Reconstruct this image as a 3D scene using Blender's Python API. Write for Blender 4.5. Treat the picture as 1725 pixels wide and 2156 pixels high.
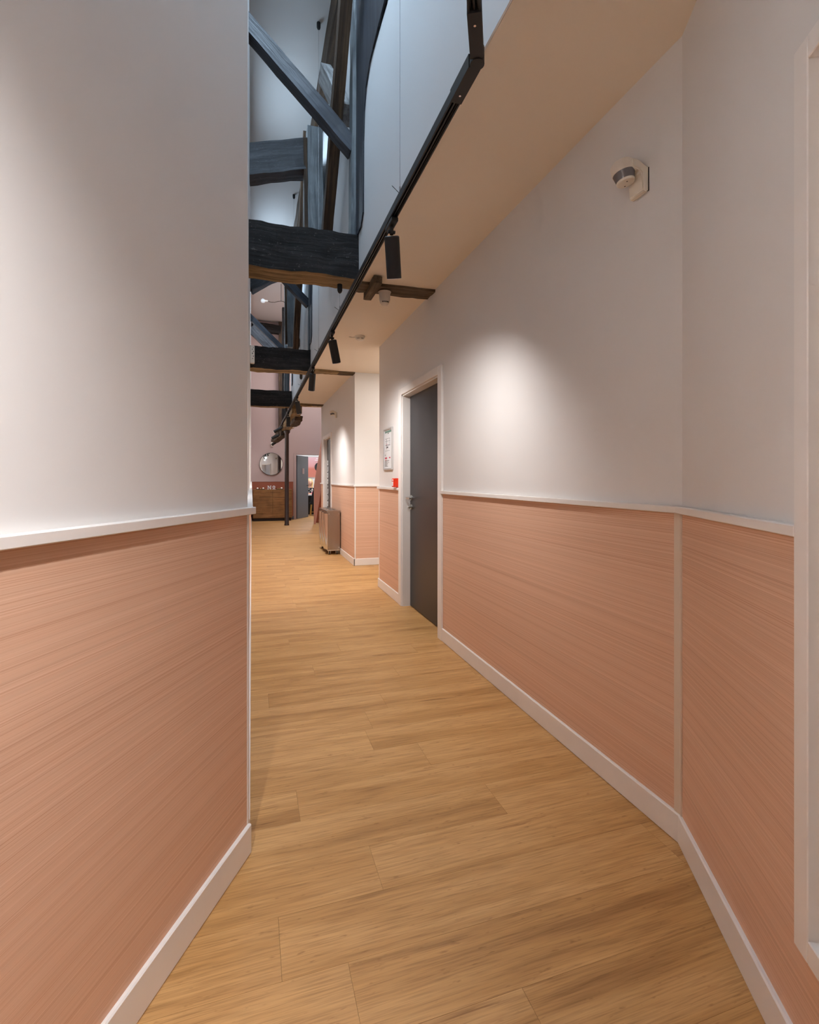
import bpy, bmesh, math, random
from mathutils import Vector, Matrix, noise

for o in list(bpy.data.objects):
    bpy.data.objects.remove(o, do_unlink=True)
sc = bpy.context.scene
COL = sc.collection
rnd = random.Random(7)

# ------------------------------------------------------------------ camera
YAW = math.atan(332.5 / 1050.0)            # the passage runs along +Y, the camera looks a little right of it
cam_d = bpy.data.cameras.new('camera')
cam = bpy.data.objects.new('camera', cam_d)
COL.objects.link(cam)
cam.location = (0, 0, 1.2)
cam.rotation_euler = (math.pi / 2, 0, -YAW)
cam_d.sensor_fit = 'HORIZONTAL'
cam_d.sensor_width = 36.0
cam_d.lens = 36.0 * 1050.0 / 1725.0
cam_d.shift_y = -71.0 / 1725.0
cam_d.clip_start = 0.02
sc.camera = cam

# ------------------------------------------------------------------ world, daylight, exposure
wd = bpy.data.worlds.new('world')
sc.world = wd
wd.use_nodes = True
wd.node_tree.nodes['Background'].inputs[0].default_value = (0.62, 0.76, 1.0, 1)
wd.node_tree.nodes['Background'].inputs[1].default_value = 1.0


def area(name, loc, sx, sy, power, color, rot=(0, 0, 0)):
    d = bpy.data.lights.new(name, 'AREA')
    d.shape = 'RECTANGLE'
    d.size, d.size_y, d.energy, d.color = sx, sy, power, color
    o = bpy.data.objects.new(name, d)
    COL.objects.link(o)
    o.location = loc
    o.rotation_euler = rot
    return o


# daylight entering through the roof windows, then added lamps for hall and attic
SKY = (0.60, 0.80, 1.0)
area('roof_window_daylight', (0.30, 2.3, 5.66), 0.75, 2.6, 42, SKY)
area('roof_window_daylight', (0.35, 10.3, 5.66), 0.6, 1.2, 30, SKY)
area('added_hall_light', (2.1, 12.6, 5.66), 1.3, 2.4, 60, (0.95, 0.97, 1.0))  # added lamp brightening the far hall; its roof window is made up
for yy in (6.1, 9.25):
    area('added_attic_light', (0.005, yy, 4.75), 1.1, 1.1, 9, SKY, (math.pi / 2, 0, -math.pi / 2))  # added lamps brightening the attic; their side windows are made up
# added frontal fill lamp behind the camera, at the end of the near passage
area('added_rear_fill', (-1.24, -3.42, 1.25), 1.0, 1.9, 2, (1.0, 0.97, 0.94), (math.pi / 2, 0, math.radians(-28)))

sc.view_settings.view_transform = 'Standard'
sc.view_settings.look = 'None'
sc.view_settings.gamma = 1.0
sc.view_settings.use_curve_mapping = False
sc.view_settings.exposure = 1.13
sc.cycles.use_denoising = True
sc.cycles.max_bounces = 6
sc.cycles.diffuse_bounces = 4
sc.cycles.adaptive_threshold = 0.12
sc.cycles.adaptive_min_samples = 16
sc.cycles.glossy_bounces = 4
sc.cycles.sample_clamp_indirect = 6.0
sc.cycles.light_sampling_threshold = 0.03
sc.cycles.caustics_reflective = False
sc.cycles.caustics_refractive = False


# ------------------------------------------------------------------ materials
def lin(c):
    def f(v):
        v /= 255.0
        return v / 12.92 if v <= 0.04045 else ((v + 0.055) / 1.055) ** 2.4
    return (f(c[0]), f(c[1]), f(c[2]), 1.0)


class NT:
    def __init__(s, name):
        s.m = bpy.data.materials.new(name)
        s.m.use_nodes = True
        s.t = s.m.node_tree
        s.b = s.t.nodes['Principled BSDF']

    def n(s, typ, **kw):
        nd = s.t.nodes.new(typ)
        for k, v in kw.items():
            setattr(nd, k, v)
        return nd

    def l(s, a, b):
        s.t.links.new(a, b)

    def ramp(s, fac, stops):
        r = s.n('ShaderNodeValToRGB')
        el = r.color_ramp.elements
        while len(el) < len(stops):
            el.new(0.5)
        for e, (p, c) in zip(el, stops):
            e.position = p
            e.color = c
        s.l(fac, r.inputs[0])
        return r.outputs[0]

    def noise(s, vec, scale, detail=2.0, rough=0.5, dist=0.0):
        q = s.n('ShaderNodeTexNoise')
        q.inputs['Scale'].default_value = scale
        q.inputs['Detail'].default_value = detail
        q.inputs['Roughness'].default_value = rough
        q.inputs['Distortion'].default_value = dist
        if vec is not None:
            s.l(vec, q.inputs['Vector'])
        return q.outputs[0]

    def mapping(s, vec, scale, loc=(0, 0, 0)):
        q = s.n('ShaderNodeMapping')
        q.inputs['Scale'].default_value = scale
        q.inputs['Location'].default_value = loc
        s.l(vec, q.inputs['Vector'])
        return q.outputs[0]

    def pos(s):
        return s.n('ShaderNodeNewGeometry').outputs['Position']

    def attr(s, name):
        return s.n('ShaderNodeAttribute', attribute_name=name)

    def mix(s, fac, a, b, mode='MIX'):
        q = s.n('ShaderNodeMix', data_type='RGBA', blend_type=mode)
        for sock, val in ((q.inputs[0], fac), (q.inputs[6], a), (q.inputs[7], b)):
            if hasattr(val, 'is_linked') or hasattr(val, 'links'):
                s.l(val, sock)
            else:
                sock.default_value = val
        return q.outputs[2]

    def bump(s, height, strength, dist):
        q = s.n('ShaderNodeBump')
        q.inputs['Strength'].default_value = strength
        q.inputs['Distance'].default_value = dist
        s.l(height, q.inputs['Height'])
        s.l(q.outputs[0], s.b.inputs['Normal'])


def plain(name, c, rough=0.5, metal=0.0, spec=0.5, var=0.0, emit=0.0, scale=6.0):
    k = NT(name)
    col = lin(c)
    k.b.inputs['Base Color'].default_value = col
    k.b.inputs['Roughness'].default_value = rough
    k.b.inputs['Metallic'].default_value = metal
    k.b.inputs['Specular IOR Level'].default_value = spec
    if var:
        f = k.noise(k.pos(), scale, 4, 0.6)
        a = tuple(x * (1 - var) for x in col[:3]) + (1,)
        b = tuple(min(1, x * (1 + var)) for x in col[:3]) + (1,)
        k.l(k.ramp(f, [(0.3, a), (0.7, b)]), k.b.inputs['Base Color'])
    if emit:
        k.b.inputs['Emission Color'].default_value = col
        k.b.inputs['Emission Strength'].default_value = emit
    return k.m


def paint(name, c, rough=0.75):
    k = NT(name)
    col = lin(c)
    f = k.noise(k.pos(), 1.6, 1)
    a = tuple(x * 0.97 for x in col[:3]) + (1,)
    k.l(k.ramp(f, [(0.3, a), (0.7, col)]), k.b.inputs['Base Color'])
    k.b.inputs['Roughness'].default_value = rough
    k.b.inputs['Specular IOR Level'].default_value = 0.3
    return k.m


def striped(name, base, dark, light):
    """salmon laminate with fine horizontal combed lines"""
    k = NT(name)
    p = k.pos()
    f1 = k.noise(k.mapping(p, (0.25, 0.25, 480.0)), 1.0, 1, 0.55)
    f2 = k.noise(k.mapping(p, (0.35, 0.35, 80.0)), 1.0, 2, 0.6)
    f3 = k.noise(k.mapping(p, (0.5, 0.5, 7.0)), 1.0, 1, 0.5)
    c1 = k.ramp(f1, [(0.30, lin(dark)), (0.46, lin(base)), (0.58, lin(base)), (0.74, lin(light))])
    c2 = k.ramp(f2, [(0.27, (0.90, 0.885, 0.875, 1)), (0.40, (0.97, 0.97, 0.97, 1)), (0.7, (1.02, 1.02, 1.02, 1))])
    c3 = k.ramp(f3, [(0.3, (0.97, 0.965, 0.96, 1)), (0.7, (1.01, 1.01, 1.01, 1))])
    m1 = k.mix(1.0, c1, c2, 'MULTIPLY')
    m2 = k.mix(1.0, m1, c3, 'MULTIPLY')
    k.l(m2, k.b.inputs['Base Color'])
    k.b.inputs['Roughness'].default_value = 0.55
    k.b.inputs['Specular IOR Level'].default_value = 0.35
    return k.m


def oak_floor():
    k = NT('oak_plank_floor')
    a = k.attr('plank_seed')
    sep = k.n('ShaderNodeCombineXYZ')
    mul = k.n('ShaderNodeMath', operation='MULTIPLY')
    k.l(a.outputs['Fac'], mul.inputs[0])
    mul.inputs[1].default_value = 37.0
    for i in range(3):
        k.l(mul.outputs[0], sep.inputs[i])
    add = k.n('ShaderNodeVectorMath', operation='ADD')
    k.l(k.pos(), add.inputs[0])
    k.l(sep.outputs[0], add.inputs[1])
    p = add.outputs[0]
    broad = k.noise(k.mapping(p, (0.9, 9.0, 1.0)), 1.0, 3, 0.62, 0.6)
    fine = k.noise(k.mapping(p, (5.0, 120.0, 1.0)), 1.0, 3, 0.65)
    crack = k.noise(k.mapping(p, (1.3, 17.0, 1.0)), 1.0, 5, 0.7, 1.4)
    hair = k.noise(k.mapping(p, (9.0, 300.0, 1.0)), 1.0, 1, 0.6)
    pores = k.noise(k.mapping(p, (26.0, 90.0, 1.0)), 1.0, 2, 0.5)
    c = k.ramp(broad, [(0.25, lin((160, 115, 66))), (0.42, lin((188, 141, 85))), (0.58, lin((203, 157, 101))), (0.8, lin((180, 133, 80)))])
    cf = k.ramp(fine, [(0.25, (0.74, 0.70, 0.65, 1)), (0.5, (0.98, 0.98, 0.98, 1)), (0.8, (1.08, 1.08, 1.08, 1))])
    cc = k.ramp(crack, [(0.29, (0.58, 0.50, 0.42, 1)), (0.37, (0.97, 0.96, 0.95, 1)), (0.6, (1, 1, 1, 1))])
    cp = k.ramp(pores, [(0.22, (0.70, 0.64, 0.58, 1)), (0.34, (1, 1, 1, 1))])
    ch = k.ramp(hair, [(0.3, (0.80, 0.77, 0.73, 1)), (0.5, (1, 1, 1, 1)), (0.75, (1.06, 1.06, 1.06, 1))])
    ct = k.ramp(a.outputs['Fac'], [(0.0, (0.975, 0.972, 0.97, 1)), (1.0, (1.02, 1.02, 1.02, 1))])
    m = k.mix(1.0, c, cf, 'MULTIPLY')
    m = k.mix(1.0, m, cc, 'MULTIPLY')
    m = k.mix(1.0, m, ch, 'MULTIPLY')
    m = k.mix(1.0, m, cp, 'MULTIPLY')
    m = k.mix(1.0, m, ct, 'MULTIPLY')
    k.l(m, k.b.inputs['Base Color'])
    k.b.inputs['Roughness'].default_value = 0.47
    k.b.inputs['Specular IOR Level'].default_value = 0.4
    return k.m


def timber(name, c_dark, c_mid, c_light, rough=0.55, scuff=None, spec=0.5):
    k = NT(name)
    g = k.attr('grain').outputs['Vector']
    f1 = k.noise(k.mapping(g, (1.6, 26.0, 26.0)), 1.0, 5, 0.65, 0.7)
    f2 = k.noise(k.mapping(g, (5.0, 7.0, 7.0)), 1.0, 4, 0.6)
    c = k.ramp(f1, [(0.28, lin(c_dark)), (0.5, lin(c_mid)), (0.75, lin(c_light))])
    c2 = k.ramp(f2, [(0.3, (0.72, 0.72, 0.72, 1)), (0.65, (1.08, 1.08, 1.08, 1))])
    m = k.mix(1.0, c, c2, 'MULTIPLY')
    if scuff:
        f3 = k.noise(k.mapping(g, (14.0, 34.0, 34.0), (3, 1, 7)), 1.0, 6, 0.75, 2.2)
        msk = k.ramp(f3, [(0.60, (0, 0, 0, 1)), (0.68, (0.65, 0.65, 0.65, 1))])
        m = k.mix(msk, m, lin(scuff))
    k.l(m, k.b.inputs['Base Color'])
    k.b.inputs['Roughness'].default_value = rough
    k.b.inputs['Specular IOR Level'].default_value = spec
    k.bump(f1, 0.5, 0.012)
    return k.m


def brushed(name, c, rough):
    k = NT(name)
    f = k.noise(k.mapping(k.pos(), (30.0, 30.0, 1.5)), 1.0, 3)
    r = k.n('ShaderNodeMapRange')
    r.inputs[3].default_value = rough * 0.75
    r.inputs[4].default_value = rough * 1.3
    k.l(f, r.inputs[0])
    k.l(r.outputs[0], k.b.inputs['Roughness'])
    k.b.inputs['Base Color'].default_value = lin(c)
    k.b.inputs['Metallic'].default_value = 1.0
    return k.m


M = {}
M['white'] = paint('white_wall_paint', (226, 222, 219))
M['cool'] = paint('white_attic_plaster', (222, 224, 226))
M['attic'] = paint('grey_white_attic_plaster', (205, 203, 201))
M['trim'] = plain('white_gloss_trim', (232, 226, 221), 0.42, 0, 0.45, 0.02)
M['beige'] = plain('beige_corner_strip', (216, 199, 182), 0.45)
M['salmon'] = striped('salmon_striped_laminate', (220, 179, 152), (204, 157, 129), (229, 192, 167))
M['pink'] = paint('dusty_pink_paint', (186, 163, 157))
M['terra'] = paint('terracotta_paint', (158, 92, 70))
M['salmon_flat'] = paint('salmon_paint', (202, 150, 132))
M['oak'] = oak_floor()
M['slab'] = plain('dark_screed', (120, 88, 56), 0.8)
M['door'] = plain('anthracite_satin_door', (40, 39, 42), 0.38, 0, 0.5, 0.03)
M['steel'] = plain('brushed_steel', (200, 198, 194), 0.28, 1.0)
M['chrome'] = plain('chrome', (225, 225, 225), 0.12, 1.0)
M['inox'] = plain('stainless_sheet', (168, 160, 152), 0.27, 1.0)
M['black'] = plain('black_powder_coat', (30, 29, 30), 0.5, 0, 0.4)
M['blackbody'] = plain('matt_black_lamp_body', (38, 37, 38), 0.6, 0, 0.35)
M['rubber'] = plain('dark_rubber', (22, 22, 22), 0.7)
M['plastic'] = plain('white_plastic', (228, 220, 206), 0.4)
M['plastic2'] = plain('warm_white_plastic', (222, 210, 196), 0.45)
M['lens'] = plain('smoked_sensor_lens', (108, 102, 102), 0.2)
M['slot'] = plain('dark_slot', (25, 22, 20), 0.8)
M['lamp'] = plain('lit_lamp_lens', (255, 240, 220), 0.4, emit=9.0)
M['soffit'] = paint('cream_ceiling_paint', (234, 221, 203))
M['tblack'] = timber('black_stained_timber', (22, 20, 19), (40, 37, 36), (58, 55, 53), 0.75, (120, 117, 114), 0.15)
M['tblue'] = timber('daylit_slate_timber', (34, 35, 39), (62, 64, 69), (96, 99, 104), 0.55, (130, 134, 138), 0.4)  # blue-grey of the daylight is put into this timber's colour
M['tknee'] = timber('blue_black_timber', (22, 24, 30), (42, 45, 54), (66, 71, 82), 0.5, None, 0.4)
M['tbrown'] = timber('bare_brown_timber', (84, 69, 48), (144, 120, 86), (184, 160, 120), 0.8, None, 0.25)
M['tdark'] = timber('dark_brown_timber', (40, 31, 24), (74, 57, 43), (108, 86, 64), 0.7, None, 0.3)
M['tpost'] = timber('daylit_post_timber', (62, 66, 70), (100, 106, 110), (138, 144, 148), 0.5, None, 0.4)  # paler, bluer colour holds the skylight falling on the post fronts
M['tend'] = timber('grey_brown_timber', (58, 48, 38), (98, 84, 68), (134, 118, 98), 0.8, None, 0.2)
M['tgrey'] = timber('daylit_grey_timber', (92, 92, 92), (142, 142, 142), (190, 190, 190), 0.6, None, 0.3)  # pale grey stands in for light on the wind brace's top
M['wire'] = plain('steel_wire', (150, 150, 152), 0.35, 0.8)
M['red'] = plain('alarm_red_plastic', (226, 58, 24), 0.35)
M['paper'] = plain('printed_paper', (232, 234, 236), 0.5)
M['green'] = plain('plan_green_print', (120, 150, 138), 0.6)
M['ink'] = plain('grey_ink', (92, 92, 98), 0.6)
M['magenta'] = plain('red_ink', (206, 70, 96), 0.6)
M['alu'] = plain('aluminium_profile', (190, 187, 185), 0.4, 0.3)
M['walnut'] = timber('walnut_veneer', (118, 84, 50), (146, 106, 64), (166, 124, 78), 0.5, None, 0.35)
M['plinth'] = plain('dark_plinth', (34, 24, 20), 0.6)
M['iron'] = plain('dark_brown_iron', (54, 40, 34), 0.4, 0.0, 0.6, 0.1)
M['mirror'] = plain('mirror_glass', (240, 240, 240), 0.02, 1.0)
M['brass'] = plain('brass', (206, 160, 84), 0.3, 1.0)
M['glow'] = plain('warm_candle_globe', (240, 226, 210), 0.3, emit=0.1)
M['gold'] = plain('gold_votive', (226, 180, 90), 0.3, 0.6, emit=0.05)
M['doorgrey'] = plain('slate_grey_door', (92, 95, 103), 0.45, 0, 0.45)
M['poster'] = None
M['skin'] = plain('skin', (224, 172, 148), 0.5)
M['lips'] = plain('lips', (196, 116, 104), 0.5)
M['hair'] = plain('blonde_hair', (206, 172, 122), 0.5, 0, 0.5, 0.15, scale=60)
M['darkcloth'] = plain('black_upholstery', (34, 34, 38), 0.8)
M['pinkcup'] = plain('raspberry_cup', (214, 50, 110), 0.4)
M['bulb'] = plain('milky_bulb_glass', (225, 226, 224), 0.25)
M['frost'] = plain('frosted_glass_pane', (158, 160, 166), 0.3, 0, 0.5)


def poster_mat():
    k = NT('pink_red_poster_print')
    sep = k.n('ShaderNodeSeparateXYZ')
    k.l(k.pos(), sep.inputs[0])
    mr = k.n('ShaderNodeMapRange')
    mr.inputs[1].default_value, mr.inputs[2].default_value = 1.22, 1.97
    k.l(sep.outputs[2], mr.inputs[0])
    c = k.ramp(mr.outputs[0], [(0.0, lin((190, 120, 104))), (0.42, lin((186, 108, 94))), (0.55, lin((198, 144, 144))), (1.0, lin((208, 168, 180)))])
    k.l(c, k.b.inputs['Base Color'])
    k.b.inputs['Roughness'].default_value = 0.4
    return k.m


def blouse_mat():
    k = NT('black_white_print_blouse')
    f = k.noise(k.pos(), 14.0, 2, 0.5, 1.5)
    c = k.ramp(f, [(0.50, lin((20, 20, 24))), (0.56, lin((225, 225, 225)))])
    k.l(c, k.b.inputs['Base Color'])
    k.b.inputs['Roughness'].default_value = 0.8
    return k.m


def glass_mat():
    k = NT('clear_roof_glass')
    k.b.inputs['Base Color'].default_value = (0.9, 0.95, 1, 1)
    k.b.inputs['Transmission Weight'].default_value = 1.0
    k.b.inputs['Roughness'].default_value = 0.05
    return k.m


M['poster'] = poster_mat()
M['blouse'] = blouse_mat()
M['glass'] = glass_mat()


# ------------------------------------------------------------------ mesh building
WORLD = {}          # object -> world location of its origin


def tag(o, label, cat, group=None, kind=None):
    if label:
        o['label'] = label
    if cat:
        o['category'] = cat
    if group:
        o['group'] = group
    if kind:
        o['kind'] = kind
    return o


def empty(name, loc, label=None, cat=None, group=None, kind=None):
    o = bpy.data.objects.new(name, None)
    COL.objects.link(o)
    o.location = loc
    o.empty_display_size = 0.05
    WORLD[o] = Vector(loc)
    return tag(o, label, cat, group, kind)


class MB:
    def __init__(s):
        s.v, s.f, s.g, s.mi = [], [], [], []

    def add(s, v, f, g=None, mi=0):
        n = len(s.v)
        s.v += [tuple(p) for p in v]
        s.g += [tuple(p) for p in (g or v)]
        for q in f:
            s.f.append([i + n for i in q])
            s.mi.append(mi)
        return s

    def hexa(s, p, mi=0, g=None):
        return s.add(p, [(0, 1, 2, 3), (7, 6, 5, 4), (0, 4, 5, 1), (1, 5, 6, 2), (2, 6, 7, 3), (3, 7, 4, 0)], g, mi)

    def box(s, x0, x1, y0, y1, z0, z1, mi=0):
        return s.hexa([(x0, y0, z0), (x1, y0, z0), (x1, y1, z0), (x0, y1, z0), (x0, y0, z1), (x1, y0, z1), (x1, y1, z1), (x0, y1, z1)], mi)

    def fbox(s, fr, s0, s1, o0, o1, z0, z1, mi=0):
        P = fr
        return s.hexa([P(s0, o0, z0), P(s1, o0, z0), P(s1, o1, z0), P(s0, o1, z0), P(s0, o0, z1), P(s1, o0, z1), P(s1, o1, z1), P(s0, o1, z1)], mi)

    def prism(s, poly, fn, a0, a1, mi=0, gfn=None):
        n = len(poly)
        v = [fn(p[0], p[1], a0) for p in poly] + [fn(p[0], p[1], a1) for p in poly]
        f = [tuple(range(n)), tuple(range(2 * n - 1, n - 1, -1))]
        f += [(i, (i + 1) % n, n + (i + 1) % n, n + i) for i in range(n)]
        g = [gfn(q) for q in v] if gfn else None
        return s.add(v, f, g, mi)

    def ring(s, prof, c, axis, n=24, mi=0, cap0=True, cap1=True):
        """lathe: prof = [(r, t)] along axis from c"""
        ax = Vector(axis).normalized()
        u = ax.orthogonal().normalized()
        w = ax.cross(u)
        c = Vector(c)
        v = []
        for r, t in prof:
            for i in range(n):
                a = 2 * math.pi * i / n
                v.append(c + ax * t + (u * math.cos(a) + w * math.sin(a)) * r)
        f = []
        for j in range(len(prof) - 1):
            for i in range(n):
                k = (i + 1) % n
                f.append((j * n + i, j * n + k, (j + 1) * n + k, (j + 1) * n + i))
        if cap0:
            f.append(tuple(range(n - 1, -1, -1)))
        if cap1:
            b = (len(prof) - 1) * n
            f.append(tuple(range(b, b + n)))
        return s.add(v, f, None, mi)

    def cyl(s, p0, p1, r, n=16, mi=0, r1=None):
        p0, p1 = Vector(p0), Vector(p1)
        return s.ring([(r, 0), (r if r1 is None else r1, (p1 - p0).length)], p0, p1 - p0, n, mi)

    def tube(s, pts, r, n=8, mi=0):
        for a, b in zip(pts, pts[1:]):
            s.cyl(a, b, r, n, mi)
        return s

    def sphere(s, c, r, n=14, m=10, sx=1, sy=1, sz=1, mi=0):
        prof = [(max(1e-4, r * math.sin(math.pi * j / m)), -r * math.cos(math.pi * j / m)) for j in range(m + 1)]
        k = len(s.v)
        s.ring(prof, (0, 0, 0), (0, 0, 1), n, mi)
        for i in range(k, len(s.v)):
            x, y, z = s.v[i]
            s.v[i] = (c[0] + x * sx, c[1] + y * sy, c[2] + z * sz)
        return s

    def beam(s, p0, p1, w, h, up=(0, 0, 1), segs=10, rough=0.008, seed=0, mi=0, mi_bottom=None, taper=1.0):
        """hewn timber from p0 to p1; w across, h along up; grain runs along it"""
        p0, p1 = Vector(p0), Vector(p1)
        d = (p1 - p0).normalized()
        up = Vector(up)
        up = (up - d * up.dot(d)).normalized()
        sd = d.cross(up)
        L = (p1 - p0).length
        cs = [(-.5, -.5), (-.17, -.5), (.17, -.5), (.5, -.5), (.5, -.17), (.5, .17), (.5, .5), (.17, .5), (-.17, .5), (-.5, .5), (-.5, .17), (-.5, -.17)]
        n = len(cs)
        v, g = [], []
        for j in range(segs + 1):
            t = j / segs
            k = 1 + (taper - 1) * t
            for a, b in cs:
                q = p0 + d * (L * t) + sd * (a * w * k) + up * (b * h * k)
                nz = noise.noise_vector(q * 4.3 + Vector((seed * 3.1, 0, seed))) * rough + noise.noise_vector(q * 19.0 + Vector((seed, 0, 0))) * rough * 0.5
                q = q + nz - d * nz.dot(d) * (1 if j in (0, segs) else 0)
                v.append(q)
                g.append((L * t + seed * 2.7, a * w + seed * 1.3, b * h))
        f, mis = [], []
        for j in range(segs):
            for i in range(n):
                k = (i + 1) % n
                f.append((j * n + i, j * n + k, (j + 1) * n + k, (j + 1) * n + i))
                mis.append(mi_bottom if (mi_bottom is not None and i < 3) else mi)
        f.append(tuple(range(n - 1, -1, -1)))
        f.append(tuple(range(segs * n, segs * n + n)))
        mis += [mi, mi]
        k = len(s.f)
        s.add(v, f, g, mi)
        s.mi[k:] = mis
        return s

    def build(s, name, mats, parent=None, bevel=0.0, smooth=False, seg=1, attrs=None):
        if not isinstance(mats, (list, tuple)):
            mats = [mats]
        xs, ys, zs = zip(*s.v)
        org = Vector(((min(xs) + max(xs)) / 2, (min(ys) + max(ys)) / 2, min(zs)))
        me = bpy.data.meshes.new(name)
        me.from_pydata([(Vector(p) - org) for p in s.v], [], s.f)
        for m in mats:
            me.materials.append(m if not isinstance(m, str) else M[m])
        for p, i in zip(me.polygons, s.mi):
            p.material_index = i
        at = me.attributes.new('grain', 'FLOAT_VECTOR', 'POINT')
        at.data.foreach_set('vector', [c for p in s.g for c in p])
        if attrs is not None:
            at = me.attributes.new('plank_seed', 'FLOAT', 'FACE')
            at.data.foreach_set('value', attrs)
        bm = bmesh.new()
        bm.from_mesh(me)
        bmesh.ops.recalc_face_normals(bm, faces=bm.faces)
        if bevel:
            bmesh.ops.bevel(bm, geom=[e for e in bm.edges], offset=bevel, segments=seg, affect='EDGES', clamp_overlap=True)
        bm.to_mesh(me)
        bm.free()
        if smooth:
            me.polygons.foreach_set('use_smooth', [True] * len(me.polygons))
            me.set_sharp_from_angle(angle=math.radians(40))
        o = bpy.data.objects.new(name, me)
        COL.objects.link(o)
        WORLD[o] = org
        if parent is not None:
            o.parent = parent
            o.location = org - WORLD[parent]
        else:
            o.location = org
        return o


def frame(ox, oy, ang_deg, flip=False):
    """wall frame: s runs along the wall, o is how far a point stands out into the passage"""
    a = math.radians(ang_deg)
    dx, dy = math.sin(a), math.cos(a)
    nx, ny = (-dy, dx) if not flip else (dy, -dx)
    return lambda s, o, z: (ox + dx * s + nx * o, oy + dy * s + ny * o, z)


F_R = frame(1.35, 0.0, 0)                      # right wall, s = Y, o towards -X
F_L = frame(-0.02, 0.0, 0, True)               # left wall of the long passage
A1 = 28.0
F_N = frame(1.35, 1.292, 180 + A1, True)       # near right wall, s grows backwards from the bend
F_NL = frame(-0.0125, 1.685, 180 + A1)         # near left wall, s grows backwards from the corner
F_P = frame(1.35, 6.755, 90)                   # pillar face, s = +X, o towards -Y


def flip_check():
    p = F_P(0, 1, 0)
    return p[1] < 6.755


if not flip_check():
    F_P = frame(1.35, 6.755, 90, True)
F_F = frame(-0.02, 14.9, 90)
if F_F(0, 1, 0)[1] > 14.9:
    F_F = frame(-0.02, 14.9, 90, True)
if F_N(0, 1, 0)[0] > 1.35:
    F_N = frame(1.35, 1.292, 180 + A1)
if F_NL(0, 1, 0)[0] < -0.0125:
    F_NL = frame(-0.0125, 1.685, 180 + A1, True)

CEIL = 2.655
ROOF = 5.70
RZ0, RZ1 = 1.085, 1.108        # dado rail
BB = 0.095                     # baseboard height


def rail(fr, s0, s1, idx):
    m = MB().fbox(fr, s0, s1, 0.0, 0.024, RZ0, RZ1)
    o = m.build('trim_%d' % idx, 'trim', bevel=0.002)
    return tag(o, None, None, kind='structure')


def base(fr, s0, s1, side, mat='trim'):
    o = MB().fbox(fr, s0, s1, 0.0, 0.015, 0.0, BB).build('baseboard_' + side, mat, bevel=0.0035)
    return tag(o, None, None, kind='structure')


def panel(fr, s0, s1, parent, mat='salmon'):
    return MB().fbox(fr, s0, s1, -0.002, 0.004, BB - 0.01, RZ0 + 0.002).build('wainscot_panel', mat, parent)


def strip(fr, s0, s1, idx, o1=0.012, mat='trim', z0=BB, z1=RZ0):
    o = MB().fbox(fr, s0, s1, -0.001, o1, z0, z1).build('trim_%d' % idx, mat, bevel=0.002)
    return tag(o, None, None, kind='structure')


def struct(o):
    o['kind'] = 'structure'
    return o


# ------------------------------------------------------------------ floor
floor = struct(MB().box(-3.2, 3.2, -4.2, 18.6, -0.12, -0.010).build('floor', 'slab'))
ROW0, RW, PL = 1.409 - 0.1845 * 30, 0.1845, 1.22
known = {1.777: 0.163, 1.593: 0.873, 1.409: 0.366, 1.962: 0.716, 1.04: 0.228, 0.855: 0.607, 2.331: 0.555}
far = MB()
far_seed = []


def put_plank(mb, x0, x1, y0, y1):
    g = 0.0003
    mb.box(x0 + g, x1 - g, y0 + g, y1 - g, -0.010, 0.0)


for r in range(0, 125):
    y0 = ROW0 + r * RW
    y1 = y0 + RW
    if y1 > 18.3:
        break
    off = None
    for ky, kx in known.items():
        if abs(ky - y0) < 0.03:
            off = kx
    if off is None:
        off = (rnd.random() * 3.0) % PL
    if y0 < 1.75:
        xa, xb = -2.6, 1.5
    elif y0 < 5.3:
        xa, xb = -0.12, 1.5
    elif y0 < 10.2:
        xa, xb = -0.12, 2.7
    else:
        xa, xb = -0.12, 3.1
    k0 = math.floor((xa - off) / PL)
    x = off + k0 * PL
    while x < xb:
        a, b = max(x, xa), min(x + PL, xb)
        if b - a > 0.05:
            sd = rnd.random()
            near = 0.45 < y0 < 5.6 and a < 1.35 and b > -0.7
            if near:
                mb = MB()
                put_plank(mb, a, b, y0, y1)
                mb.build('plank', 'oak', floor, attrs=[sd] * 6)
            else:
                put_plank(far, a, b, y0, y1)
                far_seed += [sd] * 6
        x += PL
fo = far.build('plank_field', 'oak', floor, attrs=far_seed)
fo['kind'] = 'stuff'

# ------------------------------------------------------------------ walls
# near left wall (leading to the corner), runs up into the roof space
wl = struct(MB().fbox(F_NL, 0, 5.9, -0.10, 0.0, 0, ROOF).build('wall_near_left', 'white'))
panel(F_NL, 0.012, 5.9, wl)
base(F_NL, 0.0, 5.9, 'near_left')
rail(F_NL, -0.012, 5.9, 1)
strip(F_NL, -0.001, 0.011, 2, 0.006)
# long left wall
SW = [(5.55, 6.65), (8.7, 9.8)]  # unseen side windows, added to bring light into the attic
m = MB().fbox(F_L, 1.70, 14.9, -0.10, 0.0, 0, 4.2).fbox(F_L, 1.70, 14.9, -0.10, 0.0, 5.3, ROOF)
for a, b in ((1.70, 5.55), (6.65, 8.7), (9.8, 14.9)):
    m.fbox(F_L, a, b, -0.10, 0.0, 4.2, 5.3)
wll = struct(m.build('wall_left', 'white'))
for i, (a, b) in enumerate(SW):
    m = MB().fbox(F_L, a, a + 0.05, -0.10, -0.01, 4.2, 5.3).fbox(F_L, b - 0.05, b, -0.10, -0.01, 4.2, 5.3)
    m.fbox(F_L, a, b, -0.10, -0.01, 4.2, 4.25).fbox(F_L, a, b, -0.10, -0.01, 5.25, 5.3)
    m = struct(m.build('window_%d' % (i + 4), 'trim'))
    MB().fbox(F_L, a + 0.05, b - 0.05, -0.07, -0.06, 4.25, 5.25).build('window_pane', 'frost', m)
panel(F_L, 1.72, 14.88, wll)
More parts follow.
